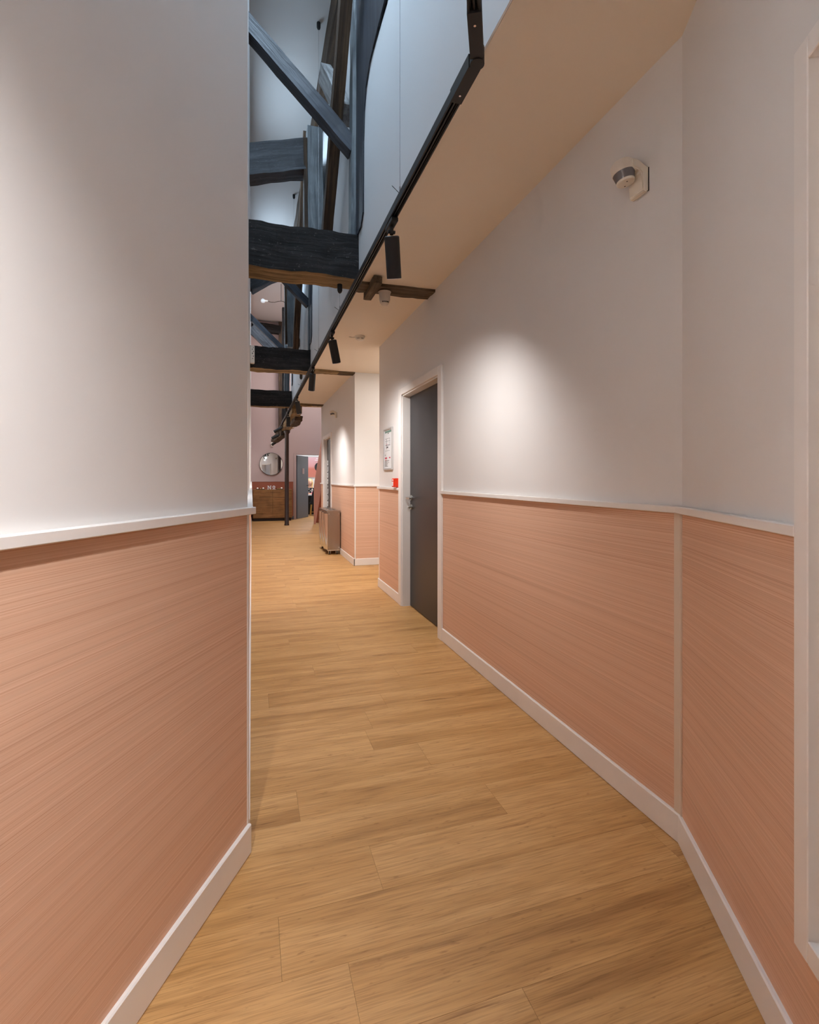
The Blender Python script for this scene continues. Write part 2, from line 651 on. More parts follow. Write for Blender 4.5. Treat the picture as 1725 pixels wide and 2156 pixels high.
base(F_L, 1.70, 14.88, 'left')
rail(F_L, 1.70, 14.88, 3)

# right wall with the dark door
DY0, DY1, DZ = 3.512, 4.485, 1.98
wr = MB()
wr.fbox(F_R, 1.24, DY0, -0.10, 0, 0, CEIL + 0.02)
wr.fbox(F_R, DY1, 5.37, -0.10, 0, 0, CEIL + 0.02)
wr.fbox(F_R, DY0, DY1, -0.10, 0, DZ, CEIL + 0.02)
wr = struct(wr.build('wall_right', 'white'))
CAS = 0.078
panel(F_R, 1.30, DY0 - CAS, wr)
panel(F_R, DY1 + CAS, 5.362, wr)
base(F_R, 1.292, DY0 - CAS, 'right')
base(F_R, DY1 + CAS, 5.385, 'right_end')
rail(F_R, 1.285, DY0 - CAS + 0.012, 4)
rail(F_R, DY1 + CAS - 0.012, 5.39, 5)
strip(F_R, 5.352, 5.372, 6, 0.006)
# the side recess beyond it and the pillar
rec = MB().box(1.45, 2.7, 5.27, 5.37, 0, CEIL + 0.02)
struct(rec.build('wall_recess_near', 'white'))
struct(MB().box(2.60, 2.7, 5.37, 6.755, 0, CEIL + 0.02).build('wall_recess_end', 'white'))
wp = struct(MB().fbox(F_P, 0.0, 1.25, -0.10, 0, 0, CEIL + 0.02).build('wall_pillar', 'white'))
panel(F_P, 0.014, 1.25, wp)
base(F_P, -0.015, 1.25, 'pillar')
rail(F_P, -0.024, 1.25, 7)
strip(F_P, -0.004, 0.014, 8, 0.008)
# second stretch of the right wall with the lettered door
EY0, EY1, EZ = 8.86, 9.76, 1.955
w2 = MB()
w2.fbox(F_R, 6.855, EY0, -0.10, 0, 0, CEIL + 0.02)
w2.fbox(F_R, EY1, 10.2, -0.10, 0, 0, CEIL + 0.02)
w2.fbox(F_R, EY0, EY1, -0.10, 0, EZ, CEIL + 0.02)
w2 = struct(w2.build('wall_right_far', 'white'))
panel(F_R, 6.762, EY0 - CAS, w2)
panel(F_R, EY1 + CAS, 10.19, w2)
base(F_R, 6.740, EY0 - CAS, 'right_far')
base(F_R, EY1 + CAS, 10.2, 'right_far_end')
rail(F_R, 6.733, EY0 - CAS + 0.01, 9)
rail(F_R, EY1 + CAS - 0.01, 10.205, 10)
struct(MB().box(1.45, 3.1, 10.1, 10.2, 0, ROOF).build('wall_hall_near', 'pink'))
whr = MB().box(3.0, 3.1, 10.2, 14.9, 0, ROOF)
whr = struct(whr.build('wall_hall_right', 'pink'))
MB().box(2.99, 3.0, 10.2, 14.9, 0.09, 1.10).build('wainscot_panel', 'terra', whr)

# near right wall with the framed opening
W0, W1, WZ0, WZ1 = 0.722, 1.62, 0.335, 1.985
wn = MB()
wn.fbox(F_N, -0.02, W0, -0.10, 0, 0, CEIL + 0.02)
wn.fbox(F_N, W1, 5.9, -0.10, 0, 0, CEIL + 0.02)
wn.fbox(F_N, W0, W1, -0.10, 0, 0, WZ0)
wn.fbox(F_N, W0, W1, -0.10, 0, WZ1, CEIL + 0.02)
wn = struct(wn.build('wall_near_right', 'white'))
panel(F_N, 0.012, W0 - 0.03, wn)
MB().fbox(F_N, W0 - 0.03, W1 + 0.03, -0.002, 0.004, BB - 0.01, WZ0 - 0.02).build('wainscot_panel', 'salmon', wn)
panel(F_N, W1 + 0.03, 5.9, wn)
base(F_N, -0.004, 5.9, 'near_right')
rail(F_N, -0.006, W0 - 0.042, 11)
rail(F_N, W1 + 0.04, 5.9, 12)
o = MB()
o.fbox(F_N, -0.004, 0.013, -0.004, 0.009, BB, RZ0)
o.fbox(F_R, 1.288, 1.318, -0.004, 0.009, BB, RZ0)
struct(o.build('trim_13', 'beige', bevel=0.001))
win = MB()
cw = 0.045
win.fbox(F_N, W0 - cw, W0, -0.002, 0.022, WZ0 - cw, WZ1 + cw)
win.fbox(F_N, W1, W1 + cw, -0.002, 0.022, WZ0 - cw, WZ1 + cw)
win.fbox(F_N, W0, W1, -0.002, 0.022, WZ0 - cw, WZ0)
win.fbox(F_N, W0, W1, -0.002, 0.022, WZ1, WZ1 + cw)
win = struct(win.build('window_1', 'trim', bevel=0.002))
rv = MB()
rv.fbox(F_N, W0 - 0.004, W0 + 0.012, -0.16, 0.0, WZ0, WZ1)
rv.fbox(F_N, W1 - 0.012, W1 + 0.004, -0.16, 0.0, WZ0, WZ1)
rv.fbox(F_N, W0, W1, -0.16, 0.0, WZ0 - 0.004, WZ0 + 0.012)
rv.fbox(F_N, W0, W1, -0.16, 0.0, WZ1 - 0.012, WZ1 + 0.004)
rv.build('window_reveal', 'trim', win)
MB().fbox(F_N, W0, W1, -0.175, -0.16, WZ0, WZ1).build('window_pane', 'frost', win)

# back of the near passage: a plain wall, behind the camera
Bc = Vector(F_NL(5.9, 0, 0))
struct(MB().fbox(frame(Bc.x, Bc.y, 90 + A1), -0.3, 2.0, -0.10, 0.0, 0, CEIL + 0.02).build('wall_back', 'white'))

# far wall of the hall, with a door opening
FX0, FX1, FZ = 1.245 + 0.02, 2.10 + 0.02, 1.885
wf = MB()
wf.fbox(F_F, -0.1, FX0, -0.10, 0, 0, ROOF)
wf.fbox(F_F, FX1, 3.12, -0.10, 0, 0, ROOF)
wf.fbox(F_F, FX0, FX1, -0.10, 0, FZ, ROOF)
wf = struct(wf.build('wall_far', 'pink'))
MB().fbox(F_F, 0, FX0 - 0.09, -0.001, 0.006, 0.0, 1.10).build('wainscot_panel', 'terra', wf)
MB().fbox(F_F, FX1 + 0.09, 3.0, -0.001, 0.006, 0.0, 1.10).build('wainscot_panel', 'terra', wf)
struct(MB().fbox(F_F, 0, FX0 - 0.09, 0, 0.014, 1.10, 1.118).build('trim_14', 'pink', bevel=0.002))
base(F_F, 1.12, FX0 - 0.055, 'far', 'doorgrey')

# clerestory wall above the edge of the lowered ceiling
poly = [(0.75, CEIL), (0.757, CEIL), (0.757, 2.76), (0.92, 3.9), (0.92, ROOF), (0.82, ROOF), (0.82, 3.97), (0.75, 3.95)]
struct(MB().prism(poly, lambda a, b, c: (a, c, b), -0.2, 10.35).build('wall_clerestory', 'cool'))
# lowered ceiling
ce = MB()
cpoly = [(0.758, 10.34), (0.758, 0.35), (-1.2, 0.35), (-2.9, -4.0), (-0.6, -4.0), F_N(0.0, -0.1, 0)[:2], (1.45, 5.3), (2.7, 5.3), (2.7, 10.15), (1.5, 10.34)]
ce.prism(cpoly, lambda a, b, c: (a, b, c), CEIL, CEIL + 0.09)
ceil = struct(ce.build('ceiling', 'soffit'))
# high ceiling with roof windows, and the closing wall above the near passage
hc = MB()
for x0, x1, y0, y1 in [(-1.6, 1.4, 11.0, 15.0), (2.8, 3.12, 11.0, 15.0), (1.4, 2.8, 11.0, 11.3), (1.4, 2.8, 13.9, 15.0), (-1.6, 3.12, 3.7, 9.6), (-1.6, 3.12, -0.6, 0.9), (-1.6, -0.15, 0.9, 3.7), (0.75, 3.12, 0.9, 3.7), (-1.6, 0.0, 9.6, 11.0), (0.7, 3.12, 9.6, 11.0)]:
    hc.box(x0, x1, y0, y1, ROOF, ROOF + 0.1)
struct(hc.build('ceiling_high', 'attic'))
struct(MB().box(-1.6, 0.92, 0.25, 0.35, CEIL, ROOF).build('wall_attic_near', 'cool'))
struct(MB().box(0.92, 3.1, 10.2, 10.3, CEIL + 0.09, ROOF).build('wall_attic_far', 'pink'))
for i, (x0, x1, y0, y1) in zip((0, 1, 4), [(-0.15, 0.75, 0.9, 3.7), (0.0, 0.7, 9.6, 11.0), (1.4, 2.8, 11.3, 13.9)]):  # the last one, over the hall, is unseen and added for its light
    w = MB()
    w.box(x0, x1, y0, y0 + 0.05, ROOF + 0.02, ROOF + 0.1).box(x0, x1, y1 - 0.05, y1, ROOF + 0.02, ROOF + 0.1)
    w.box(x0, x0 + 0.05, y0, y1, ROOF + 0.02, ROOF + 0.1).box(x1 - 0.05, x1, y0, y1, ROOF + 0.02, ROOF + 0.1)
    w = struct(w.build('window_%d' % (i + 2), 'trim'))
    MB().box(x0 + 0.05, x1 - 0.05, y0 + 0.05, y1 - 0.05, ROOF + 0.06, ROOF + 0.07).build('window_pane', 'glass', w)


# ------------------------------------------------------------------ doors
def door_frame(fr, y0, y1, z, idx, depth=0.085, casing=CAS):
    root = empty('door_%d' % idx, fr((y0 + y1) / 2, 0, 0), kind='structure')
    m = MB()
    m.fbox(fr, y0 - casing, y0, -0.002, 0.018, 0, z + 0.062)
    m.fbox(fr, y1, y1 + casing, -0.002, 0.018, 0, z + 0.062)
    m.fbox(fr, y0, y1, -0.002, 0.018, z, z + 0.062)
    m.build('door_casing', 'trim', root, bevel=0.003)
    m = MB()
    m.fbox(fr, y0 - 0.003, y0 + 0.012, -depth - 0.02, 0.0, 0, z)
    m.fbox(fr, y1 - 0.012, y1 + 0.003, -depth - 0.02, 0.0, 0, z)
    m.fbox(fr, y0, y1, -depth - 0.02, 0.0, z - 0.012, z + 0.003)
    m.build('door_jamb', 'trim', root)
    return root


d1 = door_frame(F_R, DY0, DY1, DZ, 1)
leaf = MB().fbox(F_R, DY0 + 0.014, DY1 - 0.014, -0.115, -0.072, 0.006, DZ - 0.014).build('door_leaf', 'door', d1, bevel=0.002)
hz, hy = 1.018, 4.425
h = MB().cyl(F_R(hy, -0.073, hz), F_R(hy, -0.060, hz), 0.026, 20)
h.cyl(F_R(hy, -0.062, hz), F_R(hy, -0.018, hz), 0.010, 14)
h.tube([F_R(hy, -0.020, hz), F_R(hy - 0.03, -0.016, hz), F_R(hy - 0.125, -0.018, hz)], 0.010, 12)
h.build('door_handle', 'steel', leaf, smooth=True)
k = MB().cyl(F_R(hy, -0.073, hz - 0.085), F_R(hy, -0.060, hz - 0.085), 0.026, 20)
k.ring([(0.014, 0), (0.016, 0.012), (0.012, 0.026)], F_R(hy, -0.060, hz - 0.085), (-1, 0, 0), 16)
k.build('door_lock', 'steel', leaf, smooth=True)

d2 = door_frame(F_R, EY0, EY1, EZ, 2)
leaf2 = MB().fbox(F_R, EY0 + 0.014, EY1 - 0.014, -0.095, -0.052, 0.006, EZ - 0.014).build('door_leaf', 'door', d2, bevel=0.002)


def text_mesh(ch, size, ext, bold=0.0):
    cu = bpy.data.curves.new('t', 'FONT')
    cu.body = ch
    cu.size = size
    cu.extrude = ext
    cu.offset = bold
    ob = bpy.data.objects.new('t', cu)
    COL.objects.link(ob)
    bpy.context.view_layer.update()
    me = bpy.data.meshes.new_from_object(ob.evaluated_get(bpy.context.evaluated_depsgraph_get()))
    vs = [tuple(v.co) for v in me.vertices]
    fs = [tuple(p.vertices) for p in me.polygons]
    bpy.data.objects.remove(ob)
    bpy.data.curves.remove(cu)
    return vs, fs


# white letters one above another on the second door
zc = 1.545
for ch in ['O', 'J', 'O', 'O', 'i', 'J', ')', 'O']:
    hgt = 0.045 if ch == 'i' else 0.098
    if ch == 'i':
        mb = MB().ring([(0.020, 0), (0.020, 0.004)], F_R(9.66, -0.0525, zc - 0.02), (-1, 0, 0), 16)
    else:
        vs, fs = text_mesh(ch, 0.14, 0.002, 0.004)
        y0 = min(v[1] for v in vs)
        y1 = max(v[1] for v in vs)
        xm = (min(v[0] for v in vs) + max(v[0] for v in vs)) / 2
        kx = 0.12 / max(0.05, max(v[0] for v in vs) - min(v[0] for v in vs))
        mb = MB().add([F_R(9.66 - (v[0] - xm) * kx, -0.051 + v[2], zc - hgt + (v[1] - y0) / (y1 - y0) * hgt) for v in vs], fs)
    mb.build('letter', 'paper', leaf2)
    zc -= hgt + 0.022

# far door: grey leaf standing open into the bright room
d3 = empty('door_3', (1.26, 14.9, 0), kind='structure')
m = MB()
m.fbox(F_F, FX0 - 0.075, FX0, -0.10, 0.016, 0, FZ + 0.06)
m.fbox(F_F, FX1, FX1 + 0.075, -0.10, 0.016, 0, FZ + 0.06)
m.fbox(F_F, FX0, FX1, -0.10, 0.016, FZ, FZ + 0.06)
m.build('door_casing', 'pink', d3, bevel=0.003)
la = math.radians(29)
F_D = frame(1.262, 15.0, 29.5)
lf = MB().fbox(F_D, 0, 0.80, -0.02, 0.02, 0.008, FZ - 0.01).build('door_leaf', 'doorgrey', d3, bevel=0.002)
sgn = -1
MB().fbox(F_D, 0.36, 0.50, 0.020 * sgn, 0.024 * sgn, 1.33, 1.50).build('door_plate', 'pink', lf)
h = MB().tube([F_D(0.73, 0.02 * sgn, 0.98), F_D(0.73, 0.06 * sgn, 0.98), F_D(0.62, 0.06 * sgn, 0.98)], 0.01, 8)
h.build('door_handle', 'black', lf)

# bright room behind it
rm = MB()
rm.box(1.02, 1.12, 15.0, 18.2, 0, 2.6)
struct(rm.build('wall_room_left', 'cool'))
struct(MB().box(3.3, 3.4, 15.0, 18.2, 0, 2.6).build('wall_room_right', 'cool'))
struct(MB().box(1.02, 3.4, 18.1, 18.2, 0, 2.6).build('wall_room_back', 'cool'))
struct(MB().box(1.0, 3.4, 15.0, 18.2, 2.6, 2.7).build('ceiling_room', 'cool'))
lp = empty('ceiling_light', (2.2, 16.5, 2.57), 'flat white ceiling panel lamp in the room behind the far door', 'lamp')
MB().box(1.9, 2.5, 16.2, 16.8, 2.575, 2.598).build('lamp_frame', 'trim', lp)
MB().box(1.93, 2.47, 16.23, 16.77, 2.565, 2.575).build('lamp_diffuser', 'lamp', lp)
a = area('room_panel_light', (2.2, 16.5, 2.55), 0.54, 0.54, 17, (0.90, 0.95, 1.0))

# ------------------------------------------------------------------ roof timbers
TIES = [(3.61, 2.665, 2.985, 0.755), (6.74, 2.622, 2.912, 0.752), (9.88, 2.575, 2.885, 0.740)]
NAMES = ['nearest roof truss: thick black tie beam with post and brace, above the first spotlight',
         'second roof truss: black tie beam carrying the beige box at its left end',
         'farthest roof truss: black tie beam just in front of the dark column']
TR = []
for i, (y, z0, z1, xr) in enumerate(TIES):
    t = empty('timber_truss', (0.37, y + 0.1, z0), NAMES[i], 'truss', 'roof trusses across the passage')
    TR.append(t)
    MB().beam((-0.03, y + 0.11, (z0 + z1) / 2), (xr, y + 0.11, (z0 + z1) / 2), 0.22, z1 - z0, segs=16, rough=0.014, seed=i + 1, mi_bottom=1).build('tie_beam', ['tblack', 'tbrown'], t)
    MB().beam((0.75, y + 0.09, CEIL - 0.003), (1.352, y + 0.085, CEIL - 0.003), 0.17, 0.03, segs=14, rough=0.010, seed=i + 5).build('beam_end', 'tend', t)
    px = [(0.70, 0.768), (0.725, 0.785), (0.60, 0.70)][i]
    MB().beam(((px[0] + px[1]) / 2, y + 0.10, z1 - 0.02), ((px[0] + px[1]) / 2 + 0.03, y + 0.10, 5.37), 0.11, px[1] - px[0], up=(1, 0, 0), segs=14, rough=0.006, seed=i + 9).build('post', 'tpost', t)
    zb = 0.0 if i == 0 else -0.13
    MB().beam((-0.06, y + 0.12, 4.445 + zb), (0.74, y + 0.12, 3.68 + zb), 0.11, 0.105 if i == 0 else 0.09, segs=12, rough=0.006, seed=i + 13).build('diagonal_brace', 'tknee', t)
    # curved knee board against the clerestory wall
    kp = [(3.66, 2.99), (3.50, 2.99), (3.42, 3.06), (3.41, 3.55), (3.385, 3.74), (3.33, 3.86), (3.22, 3.94), (3.0, 3.975), (2.75, 4.0), (2.45, 4.02), (2.45, 4.75), (3.62, 5.36)]
    dy = y - 3.61
    g = lambda q: (q[2], q[1], q[0])
    MB().prism([(a + dy, b) for a, b in kp], lambda a, b, c: (c, a, b), 0.739, 0.7495, gfn=g).build('knee_board', 'tknee', t)
    if i == 0:
        MB().beam((0.864, 3.47, CEIL - 0.032), (0.866, 3.83, CEIL - 0.032), 0.062, 0.05, segs=6, rough=0.004, seed=31).build('cleat', 'tend', t)
    else:
        MB().beam((0.80, y + 0.02, CEIL - 0.02), (1.12, y + 0.05, CEIL - 0.02), 0.13, 0.03, segs=8, rough=0.012, seed=33 + i).build('cleat', 'tbrown', t)

# intermediate frames between the trusses
for i, (y, lab) in enumerate([(5.12, 'slate grey half frame of post and raking collar behind the nearest truss'),
                              (8.25, 'slate grey half frame of post and raking collar behind the second truss')]):
    t = empty('half_truss', (0.4, y, 3.3), lab, 'truss', 'timber half frames')
    MB().beam((0.635, y + 0.07, 3.32), (0.615, y + 0.07, 4.78), 0.13, 0.155, up=(1, 0, 0), segs=10, rough=0.006, seed=41 + i).build('post', 'tpost', t)
    ca = [(4.365, 4.545, 0.31), (4.32, 4.72, 0.27)][i]
    MB().beam((-0.06, y + 0.16, ca[0] - 0.014), (0.60, y + 0.16, ca[1]), 0.2, ca[2], segs=10, rough=0.014, seed=43 + i).build('collar', 'tblue', t)
    MB().beam((0.545, y + 0.12, 3.4), (0.53, y + 0.12, 4.68), 0.12, 0.05, up=(1, 0, 0), segs=8, rough=0.006, seed=47 + i).build('side_board', 'tdark', t)
    MB().beam((0.70, y + 0.10, 3.42), (0.80, y + 0.10, 3.42), 0.11, 0.12, segs=2, rough=0.003, seed=49 + i).build('wall_tenon', 'tdark', t)

for i in range(2):
    dy = 3.13 * i
    t = MB().beam((0.63, 2.90 + dy, 5.33), (0.63, 4.60 + dy, 3.08), 0.085, 0.12, up=(0, 1, 0), segs=12, rough=0.006, seed=51 + i).build('raking_strut', 'tdark', TR[i])
    b = MB().beam((0.70, 3.86 + dy, 4.03), (0.64, 4.60 + dy, 4.92), 0.095, 0.15, up=(0, -1, 1), segs=10, rough=0.006, seed=55 + i).build('wind_brace', 'tgrey', TR[i])
pu = MB().beam((0.765, 0.45, 5.53), (0.765, 10.3, 5.53), 0.11, 0.30, segs=30, rough=0.010, seed=61).build('purlin', 'tdark')
tag(pu, 'long dark purlin under the high ceiling along the clerestory wall', 'purlin')
t = empty('gable_timbers', (0.4, 14.8, 2.5), 'dark gable frame of rail and post on the far pink wall', 'timber frame')
MB().beam((0.0, 14.82, 5.52), (0.80, 14.82, 5.46), 0.14, 0.24, segs=10, rough=0.010, seed=63).build('gable_rail', 'tblack', t)
MB().beam((0.81, 14.82, 2.58), (0.81, 14.82, 5.69), 0.14, 0.14, up=(1, 0, 0), segs=14, rough=0.008, seed=64).build('gable_post', 'tdark', t)
b = MB().beam((-0.02, 12.4, 4.75), (0.74, 12.4, 4.05), 0.12, 0.20, segs=8, rough=0.014, seed=65).build('raking_beam', 'tblue')
tag(b, 'slate-toned raking beam above the far hall, behind the farthest truss', 'beam')
b = MB().beam((0.775, 12.55, 2.62), (0.775, 12.55, 5.36), 0.13, 0.13, up=(1, 0, 0), segs=10, rough=0.008, seed=66).build('hall_post', 'tblack')
tag(b, 'dark upright timber of the far hall above the dark column', 'post')

# dark column with bolster and knee brace
t = empty('column', (0.855, 13.07, 0), 'slender dark brown column standing on the floor before the sideboard', 'column')
MB().ring([(0.062, 0), (0.062, 0.03), (0.054, 0.04), (0.052, 2.33), (0.058, 2.34), (0.082, 2.37), (0.082, 2.42)], (0.855, 13.07, 0.0), (0, 0, 1), 24).build('shaft', 'iron', t, smooth=True)
MB().beam((0.855, 10.05, 2.575), (0.84, 13.42, 2.51), 0.20, 0.19, segs=16, rough=0.02, seed=71).build('bolster', 'tbrown', t)
MB().beam((0.80, 13.15, 2.36), (0.58, 13.75, 2.22), 0.17, 0.15, segs=8, rough=0.022, seed=72).build('bracket', 'tdark', t)
MB().beam((0.93, 10.5, 2.44), (0.90, 11.5, 2.42), 0.16, 0.10, segs=8, rough=0.03, seed=73).build('bracket', 'tdark', t)

# leaning pink stair side in the hall
stair = empty('staircase', (1.7, 13.4, 0), 'salmon pink slanting stair side standing before the far door', 'staircase')
ps = [(1.555, 0.0), (1.60, 0.0), (2.17, 3.55), (1.97, 3.55), (1.555, 1.0)]
o = MB().prism(ps, lambda a, b, c: (a, c, b), 13.18, 13.24).build('stair_string', 'salmon_flat', stair, bevel=0.004)
o = MB().prism([(1.66, 0), (2.2, 0), (2.9, 0), (2.9, 3.5), (2.12, 3.5)], lambda a, b, c: (a, c, b), 13.6, 13.75).build('stair_panel', 'terra', stair, bevel=0.004)

# ------------------------------------------------------------------ lighting track
TZ0, TZ1 = 2.402, 2.436
J = Vector((0.622, 1.316, 0))
T1 = Vector((0.655, 14.3, 0))
D1v = Vector((math.sin(math.radians(A1)), math.cos(math.radians(A1)), 0))
T0 = J - D1v * 4.2
track = empty('lighting_track', (0.64, 5.0, TZ0), 'long black suspended light track running under the roof beams', 'light track')


def track_piece(a, b, name):
    d = (b - a).normalized()
    n = Vector((d.y, -d.x, 0))
    prof = [(-.017, 0), (-.017, .034), (.017, .034), (.017, 0), (.012, 0), (.012, .006), (.0085, .006), (.0085, .022), (.0025, .022), (.0025, .004), (-.0025, .004), (-.0025, .022), (-.0085, .022), (-.0085, .006), (-.012, .006), (-.012, 0)]
    v = []
    for q in (a, b):
        for p, z in prof:
            w = q + n * p
            v.append((w.x, w.y, TZ0 + z))
    k = len(prof)
    f = [(i, (i + 1) % k, k + (i + 1) % k, k + i) for i in range(k)]
    f += [(0, 1, 14, 15), (1, 2, 7, 6, 13, 12, 14), (2, 3, 4, 5)]
    f = [q for q in f if len(q) == 4]
    m = MB().add(v, f)
    m.hexa([tuple(a + n * p + Vector((0, 0, z))) for p, z in ((-.017, TZ0 + .034), (.017, TZ0 + .034), (.017, TZ0 + .0335), (-.017, TZ0 + .0335))] +
           [tuple(b + n * p + Vector((0, 0, z))) for p, z in ((-.017, TZ0 + .034), (.017, TZ0 + .034), (.017, TZ0 + .0335), (-.017, TZ0 + .0335))])
    return m.build(name, 'black', track)


dB = (T1 - J).normalized()
track_piece(J + dB * 0.12, T1, 'track_rail')
track_piece(T0, J - D1v * 0.12, 'track_rail')
jm = MB()
for d, s in ((dB, 1), (D1v, -1)):
    n = Vector((d.y, -d.x, 0))
    a, b = J + d * s * 0.018, J + d * s * 0.16
    jm.hexa([tuple(q + n * p + Vector((0, 0, z))) for q in (a, b) for p, z in ((-.019, TZ0 - .003), (.019, TZ0 - .003), (.019, TZ1 + .002), (-.019, TZ1 + .002))])
jm.ring([(0.021, 0), (0.021, 0.048)], (J.x, J.y, TZ0 - .006), (0, 0, 1), 20)
jo = jm.build('track_joint', 'black', track)
sm = MB()
for d, s in ((dB, 1), (D1v, -1)):
    q = J + d * s * 0.125
    MB().ring([(0.0035, 0), (0.0035, 0.003)], (q.x, q.y, TZ0 - .0055), (0, 0, 1), 10).build('screw', 'chrome', jo)


def track_x(y):
    t = (y - J.y) / (T1.y - J.y)
    return J.x + (T1.x - J.x) * t


for y, top in [(2.11, ROOF), (3.71, 2.648), (4.97, ROOF), (6.86, 2.60), (8.10, ROOF), (10.0, 2.57)]:
    x = track_x(y)
    c = MB().cyl((x, y, TZ1), (x, y, top - 0.02), 0.0011, 6)
    c.cyl((x, y, TZ1), (x, y, TZ1 + 0.05), 0.0035, 8)
    c.build('cable', 'wire', track)
    MB().ring([(0.019, 0), (0.019, -0.045), (0.013, -0.060), (0.003, -0.068)], (x, y, top), (0, 0, 1), 16).build('cable_cup', 'black', track, smooth=True)
    MB().cyl((x - 0.004, y - 0.012, TZ1 + 0.012), (x - 0.045, y - 0.03, TZ1 + 0.03), 0.0014, 6).build('cable_tail', 'black', track)


# ------------------------------------------------------------------ spotlights
def spotlight(x, y, d, label, power, size=136, L=0.187, color=(1.0, 0.982, 0.975), dirn=None, bracket=False, blend=1.0, drop=0.0):
    d = Vector(d).normalized()
    root = empty('track_spotlight', (x, y, TZ0), label, 'spotlight', 'black track spotlights')
    MB().box(x - .016, x + .016, y - .06, y + .06, TZ0 - .026, TZ0 - .0062).build('adapter', 'black', root, bevel=0.003)
    pv = Vector((x, y, TZ0 - 0.055 - drop))
    s = MB().cyl((x, y, TZ0 - .02), (x, y, TZ0 - .062 - drop), 0.009, 12)
    s.cyl((x - 0.017, y, TZ0 - .05 - drop), (x + 0.017, y, TZ0 - .05 - drop), 0.008, 10)
    s.build('swivel', 'steel' if bracket else 'black', root)
    p0 = pv + d * 0.012
    b = MB().ring([(0.030, 0.0), (0.0352, 0.004), (0.0352, L), (0.031, L), (0.028, L - 0.020)], p0, d, 32, cap1=False)
    rim = MB().ring([(0.0354, L - 0.002), (0.0354, L + 0.001), (0.0312, L + 0.001), (0.0312, L - 0.002)], p0, d, 32, cap0=False, cap1=False)
    body = b.build('lamp_body', 'blackbody', root, smooth=True)
    rim.build('lamp_rim', 'trim', body, smooth=True)
    MB().ring([(0.0285, L - 0.021), (0.0285, L - 0.018)], p0, d, 24).build('lamp_lens', 'lamp', body)
    ld = bpy.data.lights.new('spot_beam', 'SPOT')
    ld.energy = power
    ld.color = color
    ld.spot_size = math.radians(size)
    ld.spot_blend = blend
    ld.shadow_soft_size = 0.022
    lo = bpy.data.objects.new('spot_beam', ld)
    COL.objects.link(lo)
    lo.parent = root
    lo.location = p0 + d * (L + 0.006) - WORLD[root]
    lo.rotation_euler = (dirn or d).to_track_quat('-Z', 'Y').to_euler() if not isinstance(dirn, tuple) else Vector(dirn).to_track_quat('-Z', 'Y').to_euler()
    return root


PW = 28.5
spotlight(track_x(2.25), 2.25, (0.17, 0.37, -0.92), 'largest black track spotlight hanging before the nearest tie beam', PW)
spotlight(track_x(4.10), 4.10, (0.25, 0.34, -0.90), 'black track spotlight hanging between the nearest and second tie beams, upper one', PW * 1.2)
spotlight(track_x(5.48), 5.48, (-0.02, 0.42, -0.90), 'black track spotlight hanging just before the second tie beam', PW * 1.35)
spotlight(track_x(7.52), 7.52, (0.19, 0.20, -0.95), 'black track spotlight hanging between the second and farthest tie beams', PW * 1.35)
spotlight(track_x(9.44), 9.44, (0.02, 0.10, -0.99), 'upright black track spotlight just in front of the farthest tie beam', PW * 1.2)
spotlight(track_x(11.3), 11.3, (-0.86, 0.05, -0.50), 'tilted black spotlight at the track end, upper of the three tilted ones', 13, drop=0.03, L=0.20)
spotlight(track_x(12.9), 12.9, (-0.90, 0.05, -0.42), 'tilted black spotlight at the track end, middle of the three tilted ones', 13, drop=0.07)
spotlight(track_x(13.9), 13.9, (-0.80, 0.1, -0.58), 'lowest tilted black spotlight at the track end on a pale bracket', 10, drop=0.15, L=0.16, bracket=True)
# heads over the near passage, above and behind the camera
for s_, dd, lab, kp_ in [(0.86, (-0.40, 0.21, -0.89), 'black spotlight on the near track, closest to the track joint overhead', 0.02),
                    (1.75, (-0.60, 0.32, -0.73), 'black spotlight on the near track, above the camera', 3.3),
                    (3.0, (-0.66, 0.35, -0.66), 'black spotlight on the near track, behind the camera', 0.6)]:
    p = J - D1v * s_
    spotlight(p.x, p.y, dd, lab, PW * kp_, size=122, blend=0.75, color=(0.98, 0.985, 1.0))


